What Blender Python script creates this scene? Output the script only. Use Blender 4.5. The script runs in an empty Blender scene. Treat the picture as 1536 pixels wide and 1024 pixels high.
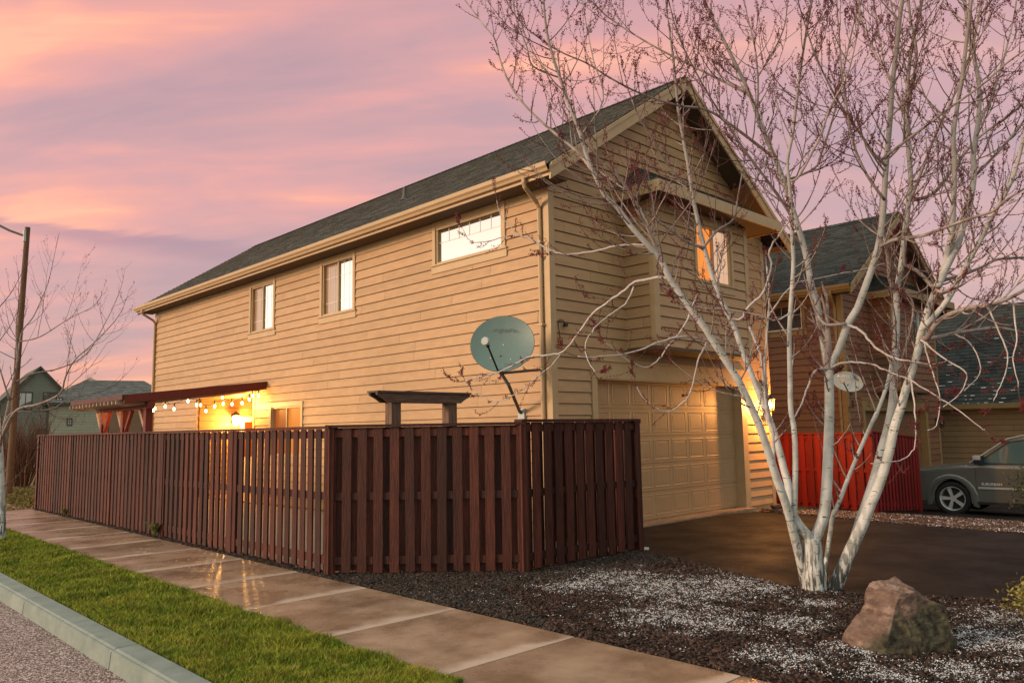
import bpy, math, random
import numpy as np
from mathutils import Vector, Matrix, noise
random.seed(7); rng = np.random.default_rng(7)
scn = bpy.context.scene
COL = scn.collection
R_ = math.radians
# ------------------------------------------------------------------ camera
F = 1168.495; CX, CY = 768.0, 512.0; H = 1.6
V1 = Vector((-370 - CX, -(665 - CY), -F)).normalized()
V2 = Vector((1983 - CX, -(625 - CY), -F))
Xc = (V2 - V1 * V2.dot(V1)).normalized(); Zc = Xc.cross(V1)
ROT = Matrix((Xc, V1, Zc))
cam = bpy.data.cameras.new('camera'); co = bpy.data.objects.new('camera', cam); COL.objects.link(co)
cam.sensor_width = 36; cam.lens = 36 * F / 1536; cam.clip_end = 2000; cam.clip_start = .05
co.matrix_world = Matrix.Translation((0, 0, H)) @ ROT.to_4x4()
scn.camera = co
def ray(px, py): return ROT @ Vector(((px - CX) / F, -(py - CY) / F, -1))
def dep(px, py, d): return Vector((0, 0, H)) + ray(px, py) * d
def on_x(px, py, x): r = ray(px, py); return Vector((0, 0, H)) + r * (x / r.x)
def on_y(px, py, y): r = ray(px, py); return Vector((0, 0, H)) + r * (y / r.y)
def on_z(px, py, z=0): r = ray(px, py); return Vector((0, 0, H)) + r * ((z - H) / r.z)
def gz(x): return -.07 * min(max(x - 13.3, 0), 9)
# ------------------------------------------------------------------ mesh helper
class MB:
    def __init__(s): s.v = []; s.f = []; s.a = []; s.uv = []; s.has_uv = False
    def face(s, pts, a=None, uv=None):
        n = len(s.v); s.v += [tuple(p) for p in pts]; s.f.append(tuple(range(n, n + len(pts))))
        s.a.append(random.random() if a is None else a)
        s.uv += uv if uv else [(0, 0)] * len(pts)
    def box(s, lo, hi, a=None, M=None):
        a = random.random() if a is None else a
        x0, y0, z0 = lo; x1, y1, z1 = hi
        c = [Vector(p) for p in ((x0,y0,z0),(x1,y0,z0),(x1,y1,z0),(x0,y1,z0),(x0,y0,z1),(x1,y0,z1),(x1,y1,z1),(x0,y1,z1))]
        if M: c = [M @ p for p in c]
        for q in ((0,3,2,1),(4,5,6,7),(0,1,5,4),(1,2,6,5),(2,3,7,6),(3,0,4,7)): s.face([c[i] for i in q], a)
        return s
    def bar(s, p0, p1, w, h, a=None, up=(0,0,1)):
        p0 = Vector(p0); p1 = Vector(p1); d = p1 - p0; L = d.length; d.normalize(); up = Vector(up)
        sd = d.cross(up).normalized(); u2 = sd.cross(d)
        M = Matrix((sd, d, u2)).transposed().to_4x4(); M.translation = p0
        return s.box((-w/2, 0, -h/2), (w/2, L, h/2), a, M)
    def poly_extrude(s, pts, vec, a=None):
        vec = Vector(vec); a = random.random() if a is None else a
        p = [Vector(q) for q in pts]; q = [x + vec for x in p]
        s.face(p[::-1], a); s.face(q, a)
        for i in range(len(p)):
            j = (i + 1) % len(p); s.face((p[i], p[j], q[j], q[i]), a)
        return s
    def tube(s, pts, rad, n=8, a=None, cap=True, v0=0.):
        pts = [Vector(p) for p in pts]; a = random.random() if a is None else a
        base = len(s.v); ln = v0; up = None
        for i, p in enumerate(pts):
            t = (pts[min(i+1, len(pts)-1)] - pts[max(i-1, 0)])
            if t.length < 1e-7: t = Vector((0,0,1))
            t.normalize()
            if up is None:
                up = t.orthogonal().normalized()
            up = (up - t * up.dot(t))
            up = up.normalized() if up.length > 1e-6 else t.orthogonal().normalized()
            b = t.cross(up); r = rad[i] if hasattr(rad, '__len__') else rad
            if i: ln += (p - pts[i-1]).length
            for k in range(n):
                an = 2 * math.pi * k / n
                s.v.append(tuple(p + up * (r * math.cos(an)) + b * (r * math.sin(an))))
        acc = [v0]
        for i in range(1, len(pts)): acc.append(acc[-1] + (pts[i] - pts[i-1]).length)
        for i in range(len(pts) - 1):
            for k in range(n):
                k2 = (k + 1) % n
                s.f.append((base+i*n+k, base+i*n+k2, base+(i+1)*n+k2, base+(i+1)*n+k)); s.a.append(a)
                s.uv += [(k/n, acc[i]), ((k+1)/n, acc[i]), ((k+1)/n, acc[i+1]), (k/n, acc[i+1])]
        if cap:
            s.f.append(tuple(base+k for k in range(n))[::-1]); s.a.append(a); s.uv += [(0, acc[0])] * n
            e = base + (len(pts)-1) * n
            s.f.append(tuple(e+k for k in range(n))); s.a.append(a); s.uv += [(0, acc[-1])] * n
        return s
    def lathe(s, prof, n=20, M=None, a=None):
        a = random.random() if a is None else a
        M = M or Matrix(); base = len(s.v)
        for r, z in prof:
            for k in range(n):
                an = 2*math.pi*k/n; s.v.append(tuple(M @ Vector((r*math.cos(an), r*math.sin(an), z))))
        for i in range(len(prof)-1):
            for k in range(n):
                k2 = (k+1) % n
                s.f.append((base+i*n+k, base+i*n+k2, base+(i+1)*n+k2, base+(i+1)*n+k)); s.a.append(a); s.uv += [(0,0)]*4
        return s
    def build(s, name, m, parent=None, smooth=False, bevel=0, loc=None):
        me = bpy.data.meshes.new(name); me.from_pydata(s.v, [], s.f)
        at = me.attributes.new('rnd', 'FLOAT', 'FACE'); at.data.foreach_set('value', np.array(s.a, np.float32))
        ul = me.uv_layers.new(name='UVMap')
        if len(s.uv) == len(me.loops): ul.data.foreach_set('uv', np.array(s.uv, np.float32).ravel())
        if smooth: me.polygons.foreach_set('use_smooth', [True] * len(me.polygons))
        me.materials.append(m); me.update()
        o = bpy.data.objects.new(name, me); COL.objects.link(o)
        if parent: o.parent = parent
        if loc: o.location = loc
        if bevel:
            b = o.modifiers.new('bevel', 'BEVEL'); b.width = bevel; b.segments = 2; b.limit_method = 'ANGLE'
        return o
def bulk(name, verts, faces, m, rnd, parent=None):
    me = bpy.data.meshes.new(name); nv = len(verts); nf, k = faces.shape
    me.vertices.add(nv); me.vertices.foreach_set('co', verts.astype(np.float32).ravel())
    me.loops.add(nf*k); me.loops.foreach_set('vertex_index', faces.astype(np.int32).ravel())
    me.polygons.add(nf); me.polygons.foreach_set('loop_start', np.arange(0, nf*k, k, dtype=np.int32))
    at = me.attributes.new('rnd', 'FLOAT', 'FACE'); at.data.foreach_set('value', rnd.astype(np.float32))
    me.update(); me.validate(); me.materials.append(m)
    o = bpy.data.objects.new(name, me); COL.objects.link(o)
    if parent: o.parent = parent
    return o
def tag(o, label=None, cat=None, group=None, kind=None):
    if label: o['label'] = label
    if cat: o['category'] = cat
    if group: o['group'] = group
    if kind: o['kind'] = kind
    return o
def empty(name, loc=(0,0,0), label=None, cat=None, group=None, rz=0):
    o = bpy.data.objects.new(name, None); COL.objects.link(o); o.location = loc; o.rotation_euler = (0,0,rz)
    o.empty_display_size = .2
    return tag(o, label, cat, group)
# ------------------------------------------------------------------ materials
def mat(name, c1, c2=None, scale=8, stretch=(1,1,1), rough=.7, bump=0, bscale=None, attr=0, detail=6, spec=.4, metal=0,
        rough2=None, coords='Object', lo=.35, hi=.65, c3=None, s3=1.5, lo3=.5, hi3=.7):
    m = bpy.data.materials.new(name); m.use_nodes = True; nt = m.node_tree; N = nt.nodes; Lk = nt.links
    b = N['Principled BSDF']; b.inputs['Roughness'].default_value = rough; b.inputs['Metallic'].default_value = metal
    b.inputs['Specular IOR Level'].default_value = spec
    tc = N.new('ShaderNodeTexCoord'); mp = N.new('ShaderNodeMapping'); mp.inputs['Scale'].default_value = stretch
    Lk.new(tc.outputs[coords], mp.inputs[0])
    def nz(sc, det=detail):
        n = N.new('ShaderNodeTexNoise'); n.inputs['Scale'].default_value = sc; n.inputs['Detail'].default_value = det
        n.inputs['Roughness'].default_value = .65
        Lk.new(mp.outputs[0], n.inputs['Vector']); return n
    def mr(src, a, bb, c=0, d=1):
        r = N.new('ShaderNodeMapRange'); Lk.new(src, r.inputs[0]); r.clamp = True
        for i, v in enumerate((a, bb, c, d)): r.inputs[i+1].default_value = v
        return r.outputs[0]
    def mix(f, a, bb):
        x = N.new('ShaderNodeMix'); x.data_type = 'RGBA'
        for k, v in ((0, f), (6, a), (7, bb)):
            if hasattr(v, 'is_linked') or hasattr(v, 'links'): Lk.new(v, x.inputs[k])
            elif k == 0: x.inputs[k].default_value = v
            else: x.inputs[k].default_value = (*v, 1)
        return x.outputs[2]
    col = None
    n1 = nz(scale)
    f = mr(n1.outputs[0], lo, hi)
    col = mix(f, c1, c2 or c1)
    if c3:
        n3 = nz(s3, 4); col = mix(mr(n3.outputs[0], lo3, hi3), col, c3)
    if attr:
        at = N.new('ShaderNodeAttribute'); at.attribute_name = 'rnd'
        hs = N.new('ShaderNodeHueSaturation'); Lk.new(col, hs.inputs['Color'])
        Lk.new(mr(at.outputs['Fac'], 0, 1, 1-attr, 1+attr), hs.inputs['Value']); col = hs.outputs[0]
    Lk.new(col, b.inputs['Base Color'])
    if rough2 is not None: Lk.new(mr(n1.outputs[0], lo, hi, rough, rough2), b.inputs['Roughness'])
    if bump:
        nb = nz(bscale or scale*4); bp = N.new('ShaderNodeBump'); bp.inputs['Strength'].default_value = bump
        bp.inputs['Distance'].default_value = .02
        Lk.new(nb.outputs[0], bp.inputs['Height']); Lk.new(bp.outputs[0], b.inputs['Normal'])
    return m
def emit(name, col, s):
    m = bpy.data.materials.new(name); m.use_nodes = True; b = m.node_tree.nodes['Principled BSDF']
    b.inputs['Base Color'].default_value = (*[c*.08 for c in col], 1); b.inputs['Emission Color'].default_value = (*col, 1)
    b.inputs['Emission Strength'].default_value = s; b.inputs['Specular IOR Level'].default_value = .12; return m
def glass(name, base, refl, rough=.02):
    m = bpy.data.materials.new(name); m.use_nodes = True; nt = m.node_tree; N = nt.nodes
    b = N['Principled BSDF']; b.inputs['Base Color'].default_value = (*base, 1); b.inputs['Roughness'].default_value = .5
    g = N.new('ShaderNodeBsdfGlossy'); g.inputs['Roughness'].default_value = rough; g.inputs['Color'].default_value = (.95,.97,.95,1)
    tc = N.new('ShaderNodeTexCoord'); nz = N.new('ShaderNodeTexNoise'); nz.inputs['Scale'].default_value = 1.3
    nt.links.new(tc.outputs['Object'], nz.inputs['Vector'])
    bp = N.new('ShaderNodeBump'); bp.inputs['Strength'].default_value = .05; bp.inputs['Distance'].default_value = .05
    nt.links.new(nz.outputs[0], bp.inputs['Height']); nt.links.new(bp.outputs[0], g.inputs['Normal'])
    x = N.new('ShaderNodeMixShader'); x.inputs[0].default_value = refl
    nt.links.new(b.outputs[0], x.inputs[1]); nt.links.new(g.outputs[0], x.inputs[2])
    nt.links.new(x.outputs[0], N['Material Output'].inputs[0]); return m
M = {}
M['wall'] = mat('tan_lap_siding', (.45,.29,.15), (.39,.245,.125), 3, (1,1,4), .55, .14, 60, attr=.06, spec=.35, c3=(.36,.225,.115), s3=.8, lo3=.5, hi3=.75)
M['wallback'] = mat('siding_shadow_gap', (.16,.11,.06), rough=.9)
M['trim'] = mat('tan_trim_paint', (.46,.33,.18), (.41,.29,.155), 4, rough=.5, bump=.05, attr=.04)
M['soffit'] = mat('shaded_brown_soffit', (.10,.068,.042), rough=.8)  # brown kept dark to carry the shade under the eaves
M['gutter'] = mat('tan_gutter_metal', (.44,.31,.17), (.40,.28,.15), 3, rough=.4, spec=.5)
M['gdoor'] = mat('tan_garage_door', (.345,.225,.115), (.31,.20,.10), 3, rough=.5, bump=.08, bscale=90)
M['shingle'] = mat('dark_shingle', (.048,.052,.049), (.135,.14,.13), 22, rough=.95, bump=.6, bscale=260, attr=.32, spec=.2)
M['nwall'] = mat('red_brown_siding', (.195,.098,.055), (.16,.08,.044), 5, (1,1,6), .6, .12, 60, attr=.1)
M['nwallback'] = mat('red_siding_gap', (.07,.03,.015), rough=.9)
M['ntrim'] = mat('olive_trim_paint', (.27,.19,.085), (.23,.16,.07), 4, rough=.55, attr=.05)
M['ndoor'] = mat('brown_garage_door', (.20,.105,.055), (.17,.09,.045), 3, rough=.55)
M['nshingle'] = mat('green_black_shingle', (.018,.024,.023), (.048,.057,.053), 22, rough=.9, bump=.5, bscale=260, attr=.4, spec=.25)
M['fence'] = mat('dark_stained_cedar', (.034,.0076,.0043), (.086,.0212,.0118), 5, (9,9,.7), .62, .6, 14, attr=.52, c3=(.020,.008,.006), s3=2.2, lo3=.55, hi3=.7, spec=.3)
M['redfence'] = mat('red_stained_cedar', (.15,.0032,.0022), (.21,.0045,.003), 5, (9,9,.7), .6, .4, 14, attr=.25)
M['patiowood'] = mat('red_stained_patio_wood', (.12,.014,.008), (.18,.024,.012), 6, (6,6,1), .55, .2, attr=.2)
M['patiodark'] = mat('shaded_red_patio_wood', (.05,.007,.004), (.08,.012,.007), 6, rough=.6, attr=.2)  # darker copy of the patio wood, shade put into the outer fascia
M['greywood'] = mat('lit_pale_rafter_wood', (.30,.20,.14), (.38,.27,.19), 6, (2,6,6), .7, .2, attr=.15)  # pale tone puts the lit look of rafters and braces into colour
M['oldwood'] = mat('weathered_brown_timber', (.060,.035,.024), (.13,.080,.055), 4, (1.2,9,9), .75, .5, 12, attr=.15)
M['postwood'] = mat('weathered_post_timber', (.07,.042,.028), (.17,.10,.062), 4, (8,8,1), .7, .5, 12, attr=.15)
M['white'] = mat('white_vinyl', (.72,.70,.66), rough=.4)
M['pane'] = glass('reflective_pane', (.05,.045,.04), .78)
M['screen'] = glass('screened_pane', (.26,.14,.055), .16, .1)
M['dpane'] = glass('dark_pane', (.02,.02,.02), .22)
M['curtain'] = emit('lit_orange_curtain', (1,.30,.05), .85)
M['curtain2'] = emit('lit_curtain_and_reflection', (1,.60,.38), .62)  # lit curtain and the glass reflection, both put into emission
M['blind'] = emit('orange_reflection_blind', (1,.30,.04), .50)  # emission stands in for orange reflections over the blinds
M['blind2'] = emit('glowing_orange_pane', (1,.22,.03), .22)  # orange glow put into emission for glass with no lamp of its own
M['bulb'] = emit('glowing_bulb', (1,.55,.16), 60)
M['lampglow'] = emit('glowing_lamp_glass', (1,.62,.22), 40)
M['blackmetal'] = mat('black_metal', (.02,.02,.02), rough=.5)
M['darkmetal'] = mat('dark_grey_metal', (.055,.05,.045), (.10,.09,.08), 10, rough=.5)
M['dish'] = mat('grey_green_dish_paint', (.105,.18,.168), (.095,.165,.155), 6, rough=.45, spec=.4)
M['dish2'] = mat('pale_dish_paint', (.42,.46,.44), (.38,.43,.42), 6, rough=.4)
M['dishtext'] = mat('faded_dish_lettering', (.11,.155,.15), rough=.6)
M['whitetext'] = mat('white_lettering', (.85,.85,.85), rough=.5)
M['rail'] = M['trim']
M['mulch'] = mat('bark_mulch_soil', (.018,.012,.009), (.06,.038,.028), 30, rough=.95, bump=1, bscale=70)
M['chip'] = mat('bark_chip', (.022,.012,.008), (.060,.034,.024), 3, rough=.9, attr=.9)
M['palechip'] = mat('pale_wood_chip', (.06,.034,.025), (.14,.09,.066), 3, rough=.9, attr=.8)
M['snow'] = mat('snow_crumbs', (.62,.66,.68), (.75,.77,.78), 4, rough=.6, attr=.15)
M['gravel'] = mat('dark_gravel_stone', (.020,.022,.018), (.065,.064,.055), 4, rough=.9, attr=.8)
M['soil'] = mat('garden_soil', (.035,.024,.016), (.07,.045,.03), 12, rough=.95, bump=.8)
M['drygrass'] = mat('late_winter_lawn', (.13,.12,.03), (.20,.15,.05), 4, rough=.95, bump=.8, bscale=60)
M['turf'] = mat('turf_soil', (.045,.055,.012), (.075,.07,.02), 9, rough=.95, bump=.6)
M['blade'] = mat('grass_blade', (.12,.18,.012), (.27,.28,.03), 2.2, rough=.75, attr=.62, spec=.2, c3=(.36,.31,.07), s3=5, lo3=.55, hi3=.75)
M['concrete'] = mat('damp_concrete', (.34,.23,.15), (.22,.14,.088), 1.6, rough=.40, rough2=.13, bump=.12, bscale=160, attr=.09, detail=9, c3=(.40,.295,.205), s3=.9, lo3=.5, hi3=.72, spec=.6)
M['kerb'] = mat('kerb_concrete', (.235,.285,.255), (.165,.215,.19), 5, rough=.8, bump=.35, bscale=120, detail=9, attr=.06)
M['patio'] = mat('patio_concrete', (.3,.25,.2), (.25,.2,.16), 3, rough=.8)
M['asphalt'] = mat('damp_asphalt', (.006,.0045,.0035), (.017,.0125,.010), 1.3, rough=.75, rough2=.55, bump=1, bscale=130, spec=.14, c3=(.028,.022,.018), s3=60, lo3=.6, hi3=.7)
M['tyre'] = mat('tyre_rubber', (.015,.015,.015), rough=.8)
M['alloy'] = mat('alloy_wheel', (.55,.56,.55), rough=.35, metal=.25)
M['chrome'] = mat('chrome', (.8,.8,.8), rough=.12, metal=1)
M['carpaint'] = mat('grey_green_car_paint', (.15,.163,.148), (.14,.152,.137), 40, rough=.24, metal=.3, spec=.6)
M['carpaint'].node_tree.nodes['Principled BSDF'].inputs['Coat Weight'].default_value = .35
M['carglass'] = glass('car_glass', (.02,.085,.09), .07)
M['redlens'] = mat('red_lens', (.4,.02,.02), rough=.15)
M['rock'] = mat('brown_boulder', (.24,.145,.105), (.12,.075,.055), 3, (1,1,1.6), .85, .9, 14, c3=(.06,.062,.035), s3=2.4, lo3=.46, hi3=.62, detail=9)
def rock_mat():
    m = mat('brown_boulder', (.20,.132,.10), (.085,.056,.042), 7, (1,1,2.2), .9, 1., 16, detail=10, c3=(.27,.19,.15), s3=4, lo3=.52, hi3=.62)
    nt = m.node_tree; N = nt.nodes; Lk = nt.links; b = N['Principled BSDF']; src = b.inputs['Base Color'].links[0].from_socket
    tc = N.new('ShaderNodeTexCoord'); dt = N.new('ShaderNodeVectorMath'); dt.operation = 'DOT_PRODUCT'; Lk.new(tc.outputs['Object'], dt.inputs[0])
    dt.inputs[1].default_value = (.719*.50-.696*.80, -.695*.50-.718*.80, -.62)
    n = N.new('ShaderNodeTexNoise'); n.inputs['Scale'].default_value = 5; n.inputs['Detail'].default_value = 8; Lk.new(tc.outputs['Object'], n.inputs['Vector'])
    ad = N.new('ShaderNodeMath'); ad.operation = 'MULTIPLY_ADD'; Lk.new(n.outputs[0], ad.inputs[0]); ad.inputs[1].default_value = .35; Lk.new(dt.outputs['Value'], ad.inputs[2])
    r = N.new('ShaderNodeMapRange'); Lk.new(ad.outputs[0], r.inputs[0]); r.inputs[1].default_value = .05; r.inputs[2].default_value = .15
    n2 = N.new('ShaderNodeTexNoise'); n2.inputs['Scale'].default_value = 16; n2.inputs['Detail'].default_value = 8; Lk.new(tc.outputs['Object'], n2.inputs['Vector'])
    c = N.new('ShaderNodeValToRGB'); e = c.color_ramp.elements; e[0].position = .38; e[0].color = (.022,.018,.012,1); e[1].position = .66; e[1].color = (.085,.08,.045,1); Lk.new(n2.outputs[0], c.inputs[0])
    x = N.new('ShaderNodeMix'); x.data_type = 'RGBA'; Lk.new(r.outputs[0], x.inputs[0]); Lk.new(src, x.inputs[6]); Lk.new(c.outputs[0], x.inputs[7]); Lk.new(x.outputs[2], b.inputs['Base Color'])
    return m
M['rock'] = rock_mat()
M['darkstone'] = mat('brown_stone', (.12,.07,.045), (.2,.12,.08), 6, rough=.9, attr=.4)
M['leafyellow'] = mat('yellow_green_leaf', (.13,.14,.022), (.25,.20,.04), 4, rough=.6, attr=.5)
M['leafdark'] = mat('dark_green_leaf', (.03,.045,.02), (.07,.075,.03), 4, rough=.6, attr=.5)
M['leafgreen'] = mat('pale_green_frond', (.12,.16,.04), (.2,.2,.07), 4, rough=.7, attr=.4)
M['redbush'] = mat('red_brown_twig', (.085,.036,.022), (.14,.06,.036), 4, rough=.85, attr=.4)
M['twig'] = mat('grey_brown_twig', (.055,.033,.028), (.11,.07,.06), 9, rough=.8, attr=.35)
M['paletwig'] = mat('pale_grey_branch', (.36,.31,.28), (.17,.125,.11), 9, rough=.75, attr=.2)
M['whitetwig'] = mat('chalky_white_branch', (.56,.52,.50), (.38,.33,.31), 14, rough=.8)
M['bud'] = mat('dark_red_bud', (.16,.009,.013), (.08,.007,.010), 6, rough=.6, attr=.5)
M['pole'] = mat('weathered_pole', (.085,.045,.025), (.16,.085,.045), 4, (8,8,.6), .85, .5)
M['gwall'] = mat('grey_green_siding', (.17,.19,.155), (.14,.16,.13), 4, rough=.7, attr=.06)
M['gwall2'] = mat('pale_grey_green_siding', (.30,.31,.235), (.26,.27,.2), 4, rough=.7, attr=.06)
M['cream'] = mat('cream_siding', (.62,.52,.32), rough=.7, attr=.05)
M['gtrim'] = mat('dark_trim', (.05,.055,.045), rough=.7)
M['groof'] = mat('grey_shingle', (.085,.095,.09), (.13,.14,.13), 20, rough=.95, attr=.25)
M['beige'] = mat('beige_siding', (.30,.20,.11), (.26,.175,.095), 4, rough=.65, attr=.06)
def joint_wear(m):
    nt = m.node_tree; N = nt.nodes; Lk = nt.links; b = N['Principled BSDF']; src = b.inputs['Base Color'].links[0].from_socket; rs = b.inputs['Roughness'].links[0].from_socket
    tc = N.new('ShaderNodeTexCoord'); sp = N.new('ShaderNodeSeparateXYZ'); Lk.new(tc.outputs['Object'], sp.inputs[0])
    def mth(op, a, c=None):
        n = N.new('ShaderNodeMath'); n.operation = op
        for i, v in enumerate((a, c)):
            if v is None: continue
            if isinstance(v, (int, float)): n.inputs[i].default_value = v
            else: Lk.new(v, n.inputs[i])
        return n.outputs[0]
    t = mth('FRACT', mth('DIVIDE', mth('SUBTRACT', sp.outputs[1], 4.195-14.335), 1.4335))
    nz = N.new('ShaderNodeTexNoise'); nz.inputs['Scale'].default_value = 2.3; nz.inputs['Detail'].default_value = 6; Lk.new(tc.outputs['Object'], nz.inputs['Vector'])
    r = N.new('ShaderNodeMapRange'); r.interpolation_type = 'SMOOTHSTEP'; Lk.new(mth('SUBTRACT', t, mth('MULTIPLY', mth('SUBTRACT', nz.outputs[0], .45), .35)), r.inputs[0])
    for i, v in enumerate((.0, .13, 1, 0)): r.inputs[i+1].default_value = v
    x = N.new('ShaderNodeMix'); x.data_type = 'RGBA'; Lk.new(mth('MULTIPLY', r.outputs[0], .75), x.inputs[0]); Lk.new(src, x.inputs[6]); x.inputs[7].default_value = (.50,.40,.31,1); Lk.new(x.outputs[2], b.inputs['Base Color'])
    y = N.new('ShaderNodeMix'); Lk.new(r.outputs[0], y.inputs[0]); Lk.new(rs, y.inputs[2]); y.inputs[3].default_value = .6; Lk.new(y.outputs[0], b.inputs['Roughness'])
    return m
M['walk'] = joint_wear(mat('damp_sidewalk_concrete', (.33,.22,.145), (.19,.12,.075), 1.5, rough=.42, rough2=.14, bump=.14, bscale=170, attr=.10, detail=10, c3=(.40,.295,.205), s3=.9, lo3=.5, hi3=.72, spec=.6))
# road: exposed aggregate
def road_mat():
    m = mat('exposed_aggregate_road', (.1,.08,.07), (.4,.33,.3), 40, rough=.6, spec=.45); nt = m.node_tree; N = nt.nodes; Lk = nt.links
    b = N['Principled BSDF']; tc = N.new('ShaderNodeTexCoord')
    v = N.new('ShaderNodeTexVoronoi'); v.inputs['Scale'].default_value = 85; Lk.new(tc.outputs['Object'], v.inputs['Vector'])
    r = N.new('ShaderNodeValToRGB'); e = r.color_ramp.elements
    e[0].position = 0; e[0].color = (.03,.022,.02,1); e[1].position = 1; e[1].color = (.62,.55,.52,1)
    for p, c in ((.35,(.13,.085,.075,1)), (.65,(.27,.20,.18,1))): q = e.new(p); q.color = c
    sx = N.new('ShaderNodeSeparateColor'); Lk.new(v.outputs['Color'], sx.inputs[0]); Lk.new(sx.outputs[0], r.inputs[0])
    Lk.new(r.outputs[0], b.inputs['Base Color'])
    bp = N.new('ShaderNodeBump'); bp.inputs['Strength'].default_value = .9; bp.inputs['Distance'].default_value = .012; bp.invert = True
    Lk.new(v.outputs['Distance'], bp.inputs['Height']); Lk.new(bp.outputs[0], b.inputs['Normal']); return m
M['road'] = road_mat()
# bark: white with dark marks, rough dark cracks at the foot
def bark_mat():
    m = bpy.data.materials.new('white_bark'); m.use_nodes = True; nt = m.node_tree; N = nt.nodes; Lk = nt.links
    b = N['Principled BSDF']; b.inputs['Roughness'].default_value = .7
    uv = N.new('ShaderNodeUVMap'); uv.uv_map = 'UVMap'; tc = N.new('ShaderNodeTexCoord')
    def mapn(src, s):
        q = N.new('ShaderNodeMapping'); q.inputs['Scale'].default_value = s; Lk.new(src, q.inputs[0]); return q.outputs[0]
    def nz(vec, sc, d=5):
        n = N.new('ShaderNodeTexNoise'); n.inputs['Scale'].default_value = sc; n.inputs['Detail'].default_value = d; Lk.new(vec, n.inputs['Vector']); return n.outputs[0]
    def mr(s, a, bb, c=0, d=1):
        r = N.new('ShaderNodeMapRange'); Lk.new(s, r.inputs[0])
        for i, v in enumerate((a, bb, c, d)): r.inputs[i+1].default_value = v
        return r.outputs[0]
    def mx(f, a, c):
        x = N.new('ShaderNodeMix'); x.data_type = 'RGBA'; Lk.new(f, x.inputs[0])
        if isinstance(a, tuple): x.inputs[6].default_value = (*a, 1)
        else: Lk.new(a, x.inputs[6])
        x.inputs[7].default_value = (*c, 1); return x.outputs[2]
    def mul(a, c):
        x = N.new('ShaderNodeMath'); x.operation = 'MULTIPLY'; Lk.new(a, x.inputs[0]); Lk.new(c, x.inputs[1]); return x.outputs[0]
    col = mx(mr(nz(tc.outputs['Object'], 7), .4, .65), (.54,.56,.54), (.38,.40,.37))
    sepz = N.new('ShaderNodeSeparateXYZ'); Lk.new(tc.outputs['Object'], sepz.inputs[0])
    col = mx(mr(sepz.outputs[2], 2.0, 5.4), col, (.235,.195,.175))  # greyer higher up: grey-tan bark plus dimmer light put into the colour
    marks = mr(nz(mapn(tc.outputs['Object'], (9,9,55)), 1.0, 3), .64, .70)
    col = mx(marks, col, (.07,.055,.05))
    col = mx(mr(nz(mapn(tc.outputs['Object'], (16,16,26)), 1.0, 2), .70, .735), col, (.05,.042,.038))
    sep = N.new('ShaderNodeSeparateXYZ'); Lk.new(tc.outputs['Object'], sep.inputs[0])
    lowmask = mr(sep.outputs[2], .10, .95, 1, 0)
    cr = mr(nz(mapn(tc.outputs['Object'], (30,30,6)), 1.0, 6), .46, .54)
    col = mx(mul(cr, lowmask), col, (.06,.06,.055))
    Lk.new(col, b.inputs['Base Color'])
    bp = N.new('ShaderNodeBump'); bp.inputs['Strength'].default_value = .5; bp.inputs['Distance'].default_value = .01
    Lk.new(nz(mapn(tc.outputs['Object'], (30,30,12)), 1.0, 6), bp.inputs['Height']); Lk.new(bp.outputs[0], b.inputs['Normal'])
    return m
M['bark'] = bark_mat()
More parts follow.
